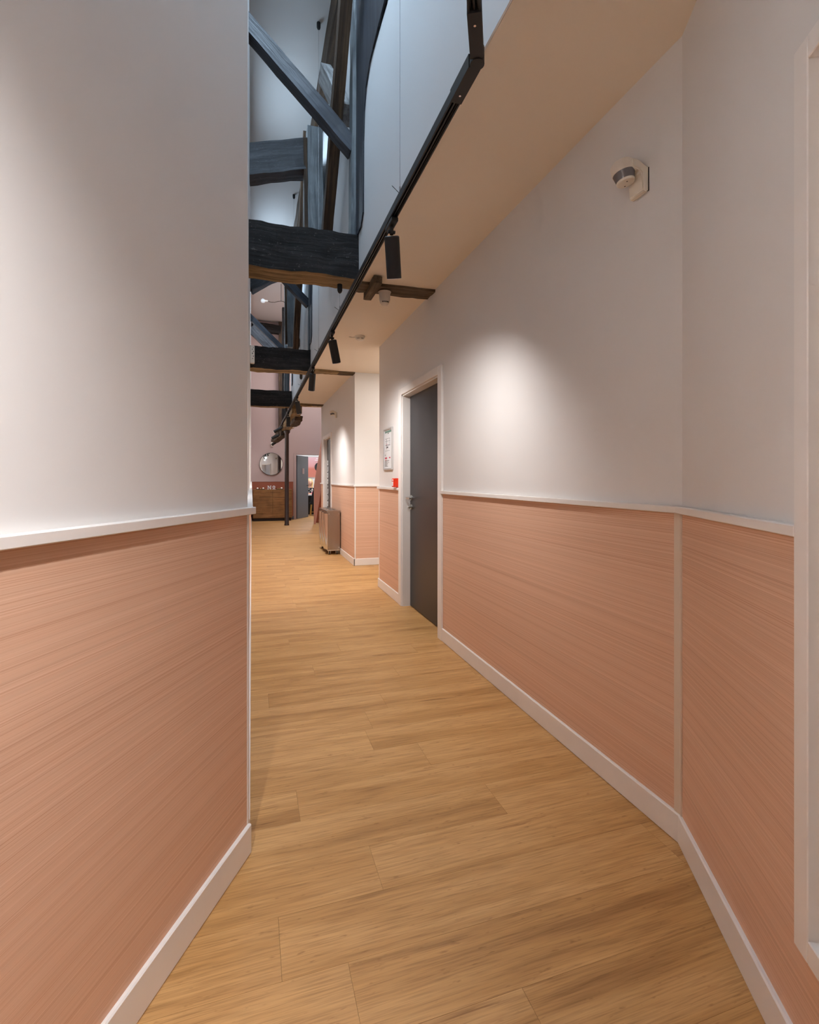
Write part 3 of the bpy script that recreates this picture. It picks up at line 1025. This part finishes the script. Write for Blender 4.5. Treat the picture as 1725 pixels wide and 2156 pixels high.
# ------------------------------------------------------------------ small fixtures
def motion_sensor(y, z, label, k=1.0):
    root = empty('motion_sensor', (1.35, y, z), label, 'sensor', 'white motion sensors on the right wall')

    def Q(s, o, zz):
        return F_R(y + s * k, o * k, z + zz * k)
    # wall bracket: flat plate with an arm that sweeps out at the top
    prof = [(0.0, -0.052), (0.014, -0.056), (0.024, -0.050), (0.027, -0.010), (0.030, 0.008), (0.042, 0.020), (0.070, 0.026), (0.074, 0.054), (0.052, 0.056), (0.034, 0.050), (0.016, 0.040), (0.0, 0.036)]
    MB().prism(prof, lambda a, b, c: Q(c, a, b), -0.042, 0.030).build('bracket', 'plastic', root, bevel=0.004 * k, seg=2)
    MB().prism([(-0.001, -0.050), (0.002, -0.050), (0.002, 0.034), (-0.001, 0.034)], lambda a, b, c: Q(c, a, b), -0.0428, 0.028).build('gasket', 'slot', root)
    c = Q(0.006, 0.078, 0.060)
    ax = Vector((0.16, -0.12, -1.0))
    MB().ring([(0.020 * k, -0.003 * k), (0.034 * k, 0.0), (0.0405 * k, 0.008 * k), (0.0405 * k, 0.036 * k), (0.0385 * k, 0.040 * k)], c, ax, 32).build('sensor_head', 'plastic2', root, smooth=True)
    MB().ring([(0.0375 * k, 0.040 * k), (0.031 * k, 0.068 * k)], c, ax, 32).build('sensor_lens', 'lens', root, smooth=True)
    cap = MB().ring([(0.0315 * k, 0.068 * k), (0.030 * k, 0.075 * k), (0.026 * k, 0.077 * k)], c, ax, 32).build('sensor_cap', 'plastic', root, smooth=True)
    axn = ax.normalized()
    u = axn.orthogonal().normalized()
    ho = MB()
    for q in (-0.011, 0.011):
        MB().ring([(0.0024 * k, 0.0775 * k), (0.0024 * k, 0.0783 * k)], Vector(c) + Vector((0.3, -0.95, 0)) * q * k * -1 + Vector((0.95, 0.3, 0)) * q * k, ax, 8).build('sensor_hole', 'slot', cap)
    return root


motion_sensor(1.478, 2.275, 'large white motion sensor high on the near end of the right wall')
motion_sensor(8.29, 2.26, 'small white motion sensor on the right wall beyond the pillar, above the lettered door')

r = empty('alarm_siren', (0.972, 3.70, 2.56), 'white domed alarm siren under the nearest beam, beside the first spotlight', 'siren')
MB().ring([(0.050, 0), (0.046, 0.006), (0.044, 0.014)], (0.972, 3.70, 2.626), (0, 0, -1), 28).build('siren_base', 'plastic2', r, smooth=True)
MB().ring([(0.0435, 0.010), (0.042, 0.060), (0.036, 0.082), (0.024, 0.098), (0.012, 0.103)], (0.972, 3.70, 2.626), (0, 0, -1), 28).build('siren_dome', 'plastic2', r, smooth=True)
sl = MB()
for i in range(5):
    a = math.radians(-128 + i * 18)
    cx_, cy_ = 0.972 + math.cos(a) * 0.036, 3.70 + math.sin(a) * 0.036
    MB().box(cx_ - .003, cx_ + .003, cy_ - .004, cy_ + .004, 2.540, 2.547).build('siren_slot', 'slot', r)

r = empty('smoke_detector', (1.058, 5.024, 2.61), 'round white smoke detector on the lowered ceiling before the pillar', 'smoke detector')
MB().ring([(0.052, 0), (0.052, 0.010), (0.048, 0.014)], (1.058, 5.024, CEIL), (0, 0, -1), 28).build('detector_base', 'plastic', r, smooth=True)
MB().ring([(0.046, 0.013), (0.046, 0.024), (0.038, 0.036), (0.022, 0.044), (0.010, 0.046)], (1.058, 5.024, CEIL), (0, 0, -1), 28).build('detector_head', 'plastic', r, smooth=True)
sl = MB()
for a0, a1 in ((-150, -105), (-85, -45)):
    for zz in (0.026, 0.032):
        rr = 0.0455 - (zz - 0.024) * 0.6
        pts = [(1.058 + rr * math.cos(math.radians(a)), 5.024 + rr * math.sin(math.radians(a)), CEIL - zz) for a in range(a0, a1 + 1, 9)]
        MB().tube(pts, 0.0013, 6).build('detector_slot', 'slot', r)
MB().tube([(1.03, 5.06, CEIL - 0.003), (0.985, 5.08, CEIL - 0.003), (0.955, 5.065, CEIL - 0.004)], 0.003, 6).build('detector_wire', 'plastic', r)

# round downlight in the ceiling of the side recess
r = empty('recess_downlight', (2.0, 5.85, 2.63), 'round white downlight in the ceiling of the side recess before the pillar', 'lamp')
MB().ring([(0.09, 0), (0.09, 0.008), (0.070, 0.012), (0.066, 0.004)], (2.0, 5.85, CEIL), (0, 0, -1), 28, cap1=False).build('lamp_rim', 'trim', r, smooth=True)
MB().ring([(0.067, 0.002), (0.067, 0.005)], (2.0, 5.85, CEIL), (0, 0, -1), 24).build('lamp_lens', 'lamp', r)
area('recess_light', (2.0, 5.85, CEIL - 0.014), 0.13, 0.13, 7, (1.0, 0.96, 0.90))

# framed evacuation plan
EA, EB, EZ0, EZ1 = 4.80, 5.135, 1.285, 1.718
r = empty('evacuation_plan', F_R((EA + EB) / 2, 0, EZ0), 'framed evacuation plan on the white wall left of the dark door', 'notice')
m = MB()
m.fbox(F_R, EA, EA + 0.014, 0, 0.018, EZ0, EZ1).fbox(F_R, EB - 0.014, EB, 0, 0.018, EZ0, EZ1)
m.fbox(F_R, EA + 0.014, EB - 0.014, 0, 0.018, EZ0, EZ0 + 0.018).fbox(F_R, EA + 0.014, EB - 0.014, 0, 0.018, EZ1 - 0.018, EZ1)
m.build('plan_frame', 'alu', r, bevel=0.003)
sh = MB().fbox(F_R, EA + 0.013, EB - 0.013, 0.002, 0.008, EZ0 + 0.017, EZ1 - 0.017).build('plan_sheet', 'paper', r)


def on_sheet(items, name, mat):
    for (a, b, c, d) in items:          # fractions of the sheet: from left (far) to right, bottom to top
        s0 = EB - 0.02 - a * (EB - EA - 0.04)
        s1 = EB - 0.02 - b * (EB - EA - 0.04)
        z0 = EZ0 + 0.02 + c * (EZ1 - EZ0 - 0.04)
        z1 = EZ0 + 0.02 + d * (EZ1 - EZ0 - 0.04)
        MB().fbox(F_R, min(s0, s1), max(s0, s1), 0.008, 0.0086, z0, z1).build(name, mat, sh)


on_sheet([(0.08, 0.95, 0.93, 0.985)], 'plan_header', 'green')
ink = [(0.1, 0.75, 0.775, 0.782), (0.72, 0.74, 0.60, 0.78), (0.1, 0.75, 0.71, 0.716), (0.28, 0.31, 0.50, 0.77), (0.15, 0.75, 0.595, 0.61), (0.10, 0.70, 0.455, 0.462), (0.3, 0.5, 0.53, 0.57), (0.06, 0.14, 0.34, 0.36), (0.45, 0.6, 0.90, 0.92)]
for i in range(9):
    ink.append((0.06, 0.06 + 0.25 + 0.4 * rnd.random(), 0.04 + i * 0.02, 0.048 + i * 0.02))
on_sheet(ink, 'plan_line', 'ink')
on_sheet([(0.06, 0.36, 0.245, 0.285), (0.62, 0.80, 0.255, 0.285), (0.1, 0.3, 0.21, 0.22), (0.28, 0.36, 0.62, 0.635), (0.28, 0.36, 0.53, 0.54)], 'plan_mark', 'magenta')

# red manual call point
r = empty('fire_alarm_call_point', F_R(4.645, 0, 1.11), 'red square fire alarm call point on the wall beside the dark door', 'fire alarm')
MB().fbox(F_R, 4.598, 4.688, 0, 0.044, 1.113, 1.200).build('alarm_box', 'red', r, bevel=0.004, seg=2)
MB().fbox(F_R, 4.606, 4.680, 0.044, 0.050, 1.120, 1.194).build('alarm_front', 'red', r, bevel=0.002)
MB().fbox(F_R, 4.622, 4.664, 0.050, 0.053, 1.126, 1.168).build('alarm_button', 'paper', r, bevel=0.001)
MB().fbox(F_R, 4.622, 4.664, 0.050, 0.0515, 1.176, 1.188).build('alarm_label', 'paper', r)

# beige junction box on the second tie beam
r = empty('junction_box', (0.01, 6.70, 2.665), 'beige perforated box fixed to the left end of the second tie beam', 'junction box')
MB().box(-0.018, 0.036, 6.655, 6.722, 2.668, 2.893).build('box_body', 'plastic2', r, bevel=0.006, seg=2)
m = MB()
for x, z, w, hh in [(0.008, 2.842, .008, .012), (0.022, 2.815, .008, .014), (0.010, 2.79, .010, .016), (0.022, 2.755, .010, .012), (0.012, 2.725, .008, .010), (0.020, 2.865, .006, .010)]:
    MB().box(x - w / 2, x + w / 2, 6.653, 6.657, z - hh / 2, z + hh / 2).build('knockout', 'slot', r)

# bare bulb with its cable under the high ceiling
r = empty('bare_bulb', (0.26, 11.9, 5.2), 'bare milky bulb on a looping cable under the high ceiling', 'lamp')
MB().sphere((0.25, 11.9, 5.26), 0.052).build('bulb_glass', 'bulb', r, smooth=True)
MB().cyl((0.29, 11.9, 5.265), (0.355, 11.9, 5.265), 0.028, 14, r1=0.018).build('bulb_socket', 'plastic2', r, smooth=True)
MB().tube([(0.35, 11.9, 5.265), (0.42, 11.9, 5.25), (0.50, 11.9, 5.255), (0.58, 11.9, 5.285), (0.65, 11.9, 5.30), (0.71, 11.9, 5.295), (0.735, 11.9, 5.26), (0.745, 11.9, 5.2)], 0.007, 8).build('bulb_cable', 'tdark', r)
MB().cyl((0.65, 11.9, 5.29), (0.65, 11.9, ROOF), 0.006, 8).build('bulb_hanger', 'black', r)

# red and white tag on the far post
r = empty('warning_tag', (0.672, 9.91, 3.76), 'small red and white tag on the post of the farthest truss', 'tag')
MB().box(0.655, 0.690, 9.905, 9.925, 3.76, 3.87).build('tag_plate', 'paper', r, bevel=0.002)
MB().box(0.672, 0.690, 9.903, 9.906, 3.765, 3.80).build('tag_mark', 'red', r)
MB().box(0.672, 0.690, 9.903, 9.906, 3.83, 3.865).build('tag_mark', 'red', r)

# far globe and wall sensor
r = empty('globe_lamp', (0.985, 12.9, 2.45), 'pale round globe lamp hanging beside the top of the dark column', 'lamp')
MB().sphere((0.985, 12.9, 2.495), 0.052).build('globe', 'plastic', r, smooth=True)
MB().cyl((0.985, 12.9, 2.54), (0.93, 12.9, 2.545), 0.012, 10).build('globe_arm', 'black', r)
r = empty('wall_siren', (0.56, 14.9, 2.14), 'small beige round alarm sounder on the pink wall above the mirror', 'siren')
MB().ring([(0.045, 0), (0.045, 0.03), (0.035, 0.05)], (0.56, 14.9, 2.20), (0, -1, 0), 18).build('sounder_body', 'plastic2', r, smooth=True)
MB().box(0.53, 0.59, 14.862, 14.9, 2.115, 2.17).build('sounder_base', 'plastic2', r, bevel=0.006)

# ------------------------------------------------------------------ steel waste trolley
r = empty('waste_trolley', (1.235, 8.3, 0), 'stainless steel waste trolley on castors against the right wall', 'trolley')
X0, X1, Y0, Y1, Z0, Z1 = 1.125, 1.332, 7.83, 8.74, 0.072, 0.690
MB().box(X0 + 0.012, X1, Y0, Y1, Z0, Z1 - 0.030).build('body', 'inox', r, bevel=0.004)
MB().box(X0 - 0.008, X1 + 0.004, Y0 - 0.006, Y1 + 0.006, Z1 - 0.034, Z1).build('lid', 'inox', r, bevel=0.005, seg=2)
for i in range(3):
    yc = Y0 + 0.155 + i * 0.30
    MB().ring([(0.085, 0), (0.085, 0.007), (0.066, 0.007), (0.066, 0.001)], ((X0 + X1) / 2, yc, Z1 + 0.0005), (0, 0, 1), 28).build('lid_ring', 'chrome', r, smooth=True)
    MB().ring([(0.066, 0), (0.066, 0.002)], ((X0 + X1) / 2, yc, Z1 + 0.0005), (0, 0, 1), 28).build('waste_hole', 'slot', r)
    pr = [(0.055 * math.cos(a), 0.125 * math.sin(a)) for a in [math.radians(-90 + 15 * j) for j in range(13)]]
    MB().prism([(X0 + 0.014 - p[0] * 0.8, yc + p[1]) for p in pr] + [(X0 + 0.016, yc + 0.125), (X0 + 0.016, yc - 0.125)], lambda a, b, c: (a, b, c), Z0 + 0.012, Z1 - 0.045).build('bin_front', 'chrome', r, smooth=True)
MB().box(X0 + 0.012, X1, Y0 - 0.004, Y1 + 0.004, Z0 - 0.010, Z0 + 0.006).build('base_plate', 'steel', r)
sc_ = MB()
for x in (X0 + 0.03, X1 - 0.02):
    for z in (Z0 + 0.04, Z1 - 0.05):
        MB().cyl((x, Y0 - 0.003, z), (x, Y0 + 0.002, z), 0.006, 10).build('rivet', 'chrome', r)
for x in (X0 + 0.045, X1 - 0.045):
    for y in (Y0 + 0.05, Y1 - 0.05):
        c = MB().cyl((x - 0.010, y, 0.026), (x + 0.010, y, 0.026), 0.026, 18).build('castor', 'rubber', r, smooth=True)
        f = MB().box(x - 0.016, x - 0.011, y - 0.018, y + 0.018, 0.015, 0.062).box(x + 0.011, x + 0.016, y - 0.018, y + 0.018, 0.015, 0.062)
        f.cyl((x - 0.017, y, 0.026), (x + 0.017, y, 0.026), 0.006, 8)
        f.build('castor_fork', 'steel', c)

# ------------------------------------------------------------------ sideboard, mirror and things on it
r = empty('sideboard', (0.565, 14.7, 0), 'walnut sideboard with drawers and doors below the round mirror', 'sideboard')
SX0, SX1, SY0, SY1, SZ = 0.035, 1.10, 14.5, 14.885, 0.885
MB().box(SX0 + 0.01, SX1 - 0.03, SY0 + 0.035, SY1, 0.0, 0.085).build('plinth', 'plinth', r)


def wood(x0, x1, y0, y1, z0, z1):
    m = MB()
    m.box(x0, x1, y0, y1, z0, z1)
    return m


body = wood(SX0, SX1, SY0 + 0.022, SY1, 0.083, SZ).build('carcass', 'walnut', r)
xm = 0.563
for a, b in ((SX0 + 0.002, xm - 0.003), (xm + 0.003, SX1 - 0.002)):
    wood(a, b, SY0, SY0 + 0.022, 0.672, SZ - 0.006).build('drawer', 'walnut', r, bevel=0.0015)
    wood(a, b, SY0, SY0 + 0.022, 0.09, 0.664).build('door', 'walnut', r, bevel=0.0015)
    MB().box(max(a, b - 0.36) if a < 0.3 else a, b if a < 0.3 else a + 0.36, SY0 + 0.004, SY0 + 0.021, 0.652, 0.676).build('finger_pull', 'plinth', r)

r = empty('round_mirror', (0.537, 14.9, 1.28), 'round mirror with thin dark frame on the far pink wall', 'mirror')
MB().ring([(0.325, 0), (0.325, 0.026), (0.316, 0.026), (0.316, 0.014)], (0.537, 14.898, 1.61), (0, -1, 0), 64, cap1=False).build('mirror_frame', 'black', r, smooth=True)
MB().ring([(0.318, 0.0), (0.318, 0.017)], (0.537, 14.898, 1.61), (0, -1, 0), 64).build('mirror_glass', 'mirror', r)

zt = SZ + 0.0
n = empty('letter_ornament', (0.478, 14.62, zt), 'white standing letter N on the walnut sideboard', 'ornament', 'white letter ornaments')
npoly = [(0, 0), (.038, 0), (.038, .008), (.028, .010), (.028, .072), (.078, 0), (.098, 0), (.098, .094), (.108, .096), (.108, .106), (.070, .106), (.070, .096), (.080, .094), (.080, .036), (.034, .106), (0, .106), (0, .096), (.010, .094), (.010, .010), (0, .008)]
MB().prism(npoly, lambda a, b, c: (0.424 + a, c, zt + b), 14.60, 14.635).build('letter_body', 'paper', n)
n = empty('letter_ornament', (0.602, 14.62, zt), 'white standing underlined ring letter right of the N on the sideboard', 'ornament', 'white letter ornaments')
MB().ring([(0.040, 0), (0.040, 0.035), (0.018, 0.035), (0.018, 0), (0.040, 0)], (0.600, 14.635, zt + 0.066), (0, -1, 0), 28, cap0=False, cap1=False).build('letter_body', 'paper', n, smooth=True)
MB().box(0.562, 0.640, 14.60, 14.635, zt, zt + 0.014).build('letter_underline', 'paper', n)
MB().cyl((0.60, 14.617, zt + 0.012), (0.60, 14.617, zt + 0.03), 0.006, 8).build('letter_post', 'paper', n)
for i, (x0, x1, lab) in enumerate([(0.12, 0.345, 'low dark tray left of the letter N on the sideboard'), (0.665, 0.85, 'low dark tray right of the letters on the sideboard')]):
    t = MB().box(x0, x1, 14.57, 14.67, zt, zt + 0.010)
    t.box(x0, x1, 14.57, 14.576, zt, zt + 0.016).box(x0, x1, 14.664, 14.67, zt, zt + 0.016)
    tag(t.build('candle_tray', 'plinth', bevel=0.002), lab, 'tray')
for x, rad, mat, lab in [(0.158, 0.024, 'glow', 'round white candle globe at the left end of the left tray'), (0.240, 0.014, 'gold', 'small golden votive between the two white globes on the left tray'),
                         (0.312, 0.024, 'glow', 'round white candle globe nearest the letter N'), (0.712, 0.014, 'gold', 'small golden votive beside the underlined letter'),
                         (0.757, 0.014, 'gold', 'small golden votive in the middle of the right tray'), (0.812, 0.026, 'glow', 'round white candle globe on the right tray beside the column')]:
    t = empty('candle', (x, 14.62, zt + 0.01), lab, 'candle')
    MB().sphere((x, 14.62, zt + 0.010 + rad * 0.95), rad).build('candle_body', mat, t, smooth=True)
    MB().cyl((x, 14.62, zt + 0.009 + rad * 1.9), (x, 14.62, zt + 0.016 + rad * 1.9), 0.0015, 6).build('wick', 'plinth', t)

# ------------------------------------------------------------------ bright room: poster, table, chair, person
r = empty('poster', (2.26, 18.1, 1.23), 'framed pink and red poster with a black disc behind the seated woman', 'poster')
MB().box(1.90, 2.62, 18.07, 18.10, 1.215, 1.975).build('poster_frame', 'alu', r)
MB().box(1.92, 2.60, 18.065, 18.072, 1.235, 1.955).build('poster_sheet', 'poster', r)
MB().ring([(0.17, 0), (0.17, 0.004)], (2.32, 18.065, 1.60), (0, -1, 0), 32).build('poster_disc', 'black', r)
m = MB()
for z, x0, x1 in [(1.90, 2.20, 2.42), (1.84, 2.16, 2.44), (1.77, 2.28, 2.32)]:
    MB().box(x0, x1, 18.060, 18.066, z, z + 0.018).build('poster_line', 'paper', r)

r = empty('table', (1.92, 16.7, 0), 'dark table with pale top in front of the seated woman', 'table')
MB().box(1.62, 2.22, 16.50, 16.86, 0.635, 0.66).build('tabletop', 'paper', r, bevel=0.003)
MB().box(1.64, 2.20, 16.52, 16.54, 0.02, 0.635).build('front_panel', 'plinth', r)
for x in (1.66, 2.18):
    MB().box(x - 0.02, x + 0.02, 16.80, 16.84, 0, 0.635).build('leg', 'plinth', r)
t = MB().ring([(0.028, 0), (0.034, 0.09)], (1.905, 16.55, 0.66), (0, 0, 1), 18).build('cup', 'pinkcup', smooth=True)
tag(t, 'raspberry pink cup on the table before the woman', 'cup')
t = MB().box(1.74, 1.84, 16.53, 16.62, 0.66, 0.672).build('paper_stack', 'paper', bevel=0.001)
tag(t, 'white paper stack on the table before the woman', 'papers')

r = empty('chair', (1.98, 16.3, 0), 'black upholstered chair with brass legs in the far doorway', 'chair')
MB().prism([(1.775, 0.36), (2.16, 0.36), (2.14, 0.80), (1.87, 0.80)], lambda a, b, c: (a, c, b), 16.14, 16.21).build('backrest', 'darkcloth', r, bevel=0.015, seg=2)
MB().box(1.79, 2.15, 16.16, 16.46, 0.36, 0.43).build('seat', 'darkcloth', r, bevel=0.015, seg=2)
for x, y in ((1.84, 16.18), (2.10, 16.18), (1.84, 16.42), (2.10, 16.42)):
    MB().cyl((x, y, 0.37), (x + (0.03 if x > 1.95 else -0.03), y, 0.0), 0.011, 8).build('leg', 'brass', r)
MB().cyl((1.825, 16.18, 0.12), (2.115, 16.18, 0.12), 0.008, 8).build('stretcher', 'brass', r)


def skin_obj(name, verts, edges, radii, mat, parent, levels=2):
    me = bpy.data.meshes.new(name)
    me.from_pydata(verts, edges, [])
    ob = bpy.data.objects.new(name, me)
    COL.objects.link(ob)
    md = ob.modifiers.new('skin', 'SKIN')
    me.skin_vertices[0].data[0].use_root = True
    for i, q in enumerate(radii):
        me.skin_vertices[0].data[i].radius = (q, q) if not isinstance(q, tuple) else q
    sb = ob.modifiers.new('sub', 'SUBSURF')
    sb.levels = sb.render_levels = levels
    bpy.context.view_layer.update()
    dg = bpy.context.evaluated_depsgraph_get()
    m2 = bpy.data.meshes.new_from_object(ob.evaluated_get(dg))
    bpy.data.objects.remove(ob)
    m2.materials.clear()
    m2.materials.append(M[mat])
    m2.polygons.foreach_set('use_smooth', [True] * len(m2.polygons))
    o = bpy.data.objects.new(name, m2)
    COL.objects.link(o)
    o.parent = parent
    o.location = -WORLD[parent]
    WORLD[o] = Vector((0, 0, 0))
    return o


px, py = 1.865, 17.05
w = empty('person', (px, py, 0.0), 'seated woman with long blonde hair and black and white blouse at the table', 'person')
s_ = empty('stool', (px, py, 0), 'dark stool under the seated woman', 'stool')
MB().box(px - 0.19, px + 0.19, py - 0.14, py + 0.22, 0.34, 0.395).build('seat', 'darkcloth', s_, bevel=0.012, seg=2)
for dx in (-0.16, 0.16):
    for dy in (-0.11, 0.19):
        MB().cyl((px + dx, py + dy, 0.35), (px + dx, py + dy, 0), 0.012, 8).build('leg', 'brass', s_)
Z = 0.46
V = [(px, py, Z), (px, py + 0.01, Z + .16), (px, py - .01, Z + .32), (px, py - .03, Z + .42), (px, py - .045, Z + .50), (px, py - .055, Z + .57), (px, py - .06, Z + .66),
     (px + .155, py - .03, Z + .385), (px + .21, py - .12, Z + .22), (px + .08, py - .30, Z + .235), (px + .03, py - .34, Z + .235),
     (px - .155, py - .03, Z + .385), (px - .21, py - .12, Z + .22), (px - .08, py - .30, Z + .235), (px - .03, py - .34, Z + .235),
     (px + .09, py - .02, Z - .01), (px + .10, py - .38, Z - .01), (px + .10, py - .40, Z - .38), (px + .10, py - .50, Z - .43),
     (px - .09, py - .02, Z - .01), (px - .10, py - .38, Z - .01), (px - .10, py - .40, Z - .38), (px - .10, py - .50, Z - .43)]
Eg = [(0, 1), (1, 2), (2, 3), (3, 4), (4, 5), (5, 6), (3, 7), (7, 8), (8, 9), (9, 10), (3, 11), (11, 12), (12, 13), (13, 14), (0, 15), (15, 16), (16, 17), (17, 18), (0, 19), (19, 20), (20, 21), (21, 22)]
Rr = [(.14, .11), (.12, .10), (.13, .10), (.08, .07), .048, (.070, .078), (.062, .072), .055, .042, .030, .022, .055, .042, .030, .022, .075, .055, .040, .030, .075, .055, .040, .030]
body = skin_obj('body', V, Eg, Rr, 'skin', w)
Vb = V[:4] + [V[7], V[8], V[11], V[12]]
skin_obj('blouse', Vb, [(0, 1), (1, 2), (2, 3), (3, 4), (4, 5), (3, 6), (6, 7)], [(.155, .125), (.135, .115), (.145, .115), (.085, .075), .068, .060, .068, .060], 'blouse', w)
Vt = [V[0], V[15], V[16], V[17], V[19], V[20], V[21]]
skin_obj('trousers', Vt, [(0, 1), (1, 2), (2, 3), (0, 4), (4, 5), (5, 6)], [(.150, .12), .088, .068, .052, .088, .068, .052], 'darkcloth', w)
hx, hy_, hz_ = px, py - 0.058, Z + .605
hm = MB()
hm.sphere((hx, hy_ + 0.022, hz_ + 0.028), 0.092, 18, 12, 1.0, 1.05, 1.12)
for sgn_ in (-1, 1):
    hm.tube([(hx + sgn_ * .060, hy_ + .015, hz_ + .08), (hx + sgn_ * .085, hy_ + .0, hz_ + .0), (hx + sgn_ * .088, hy_ - .01, hz_ - .08), (hx + sgn_ * .075, hy_ - .03, hz_ - .17)], 0.030, 10)
    hm.sphere((hx + sgn_ * .075, hy_ - .03, hz_ - .17), 0.030, 10, 8)
    hm.sphere((hx + sgn_ * .085, hy_ + .0, hz_ - .0), 0.031, 10, 8)
    hm.sphere((hx + sgn_ * .088, hy_ - .01, hz_ - .08), 0.030, 10, 8)
hm.sphere((hx, hy_ + 0.05, hz_ - 0.06), 0.085, 14, 10, 1.0, 0.6, 1.5)
hm.build('hair', 'hair', w, smooth=True)
fc = MB()
fc.sphere((hx, hy_ - 0.032, hz_ + 0.005), 0.072, 20, 14, 0.92, 0.92, 1.22)
fc.build('face', 'skin', w, smooth=True)
for sgn_ in (-1, 1):
    MB().sphere((hx + sgn_ * .027, hy_ - .092, hz_ + .016), 0.010, 10, 8, 1.2, .6, .8).build('eye', 'slot', w, smooth=True)
MB().ring([(0.004, 0), (0.011, 0.034), (0.004, 0.042)], (hx, hy_ - .094, hz_ + .020), (0, -0.28, -1), 8).build('nose', 'skin', w, smooth=True)
MB().sphere((hx, hy_ - .089, hz_ - .040), 0.018, 10, 6, 1.1, .5, .36).build('mouth', 'lips', w, smooth=True)
# hands resting on the table: palm, four fingers and thumb
for sgn_ in (-1, 1):
    c = Vector((px + sgn_ * .03, py - .335, Z + .232))
    hv = [c, c + Vector((-sgn_ * .010, -.035, -.002)), c + Vector((-sgn_ * .012, -.075, -.006))]
    vs, es, rs = list(hv), [(0, 1), (1, 2)], [.022, (.026, .016), (.026, .014)]
    for j, (dx, ln) in enumerate([(-.021, .058), (-.007, .068), (.007, .064), (.020, .050)]):
        b0 = c + Vector((dx, -.080, -.006))
        b1 = b0 + Vector((dx * .25, -ln * .55, .004))
        b2 = b0 + Vector((dx * .3, -ln, -.012))
        kk = len(vs)
        vs += [b0, b1, b2]
        es += [(2, kk), (kk, kk + 1), (kk + 1, kk + 2)]
        rs += [.009, .0085, .007]
    kk = len(vs)
    vs += [c + Vector((-sgn_ * .034, -.045, .0)), c + Vector((-sgn_ * .044, -.078, -.004))]
    es += [(1, kk), (kk, kk + 1)]
    rs += [.010, .008]
    skin_obj('hand', [tuple(q) for q in vs], es, rs, 'skin', w)
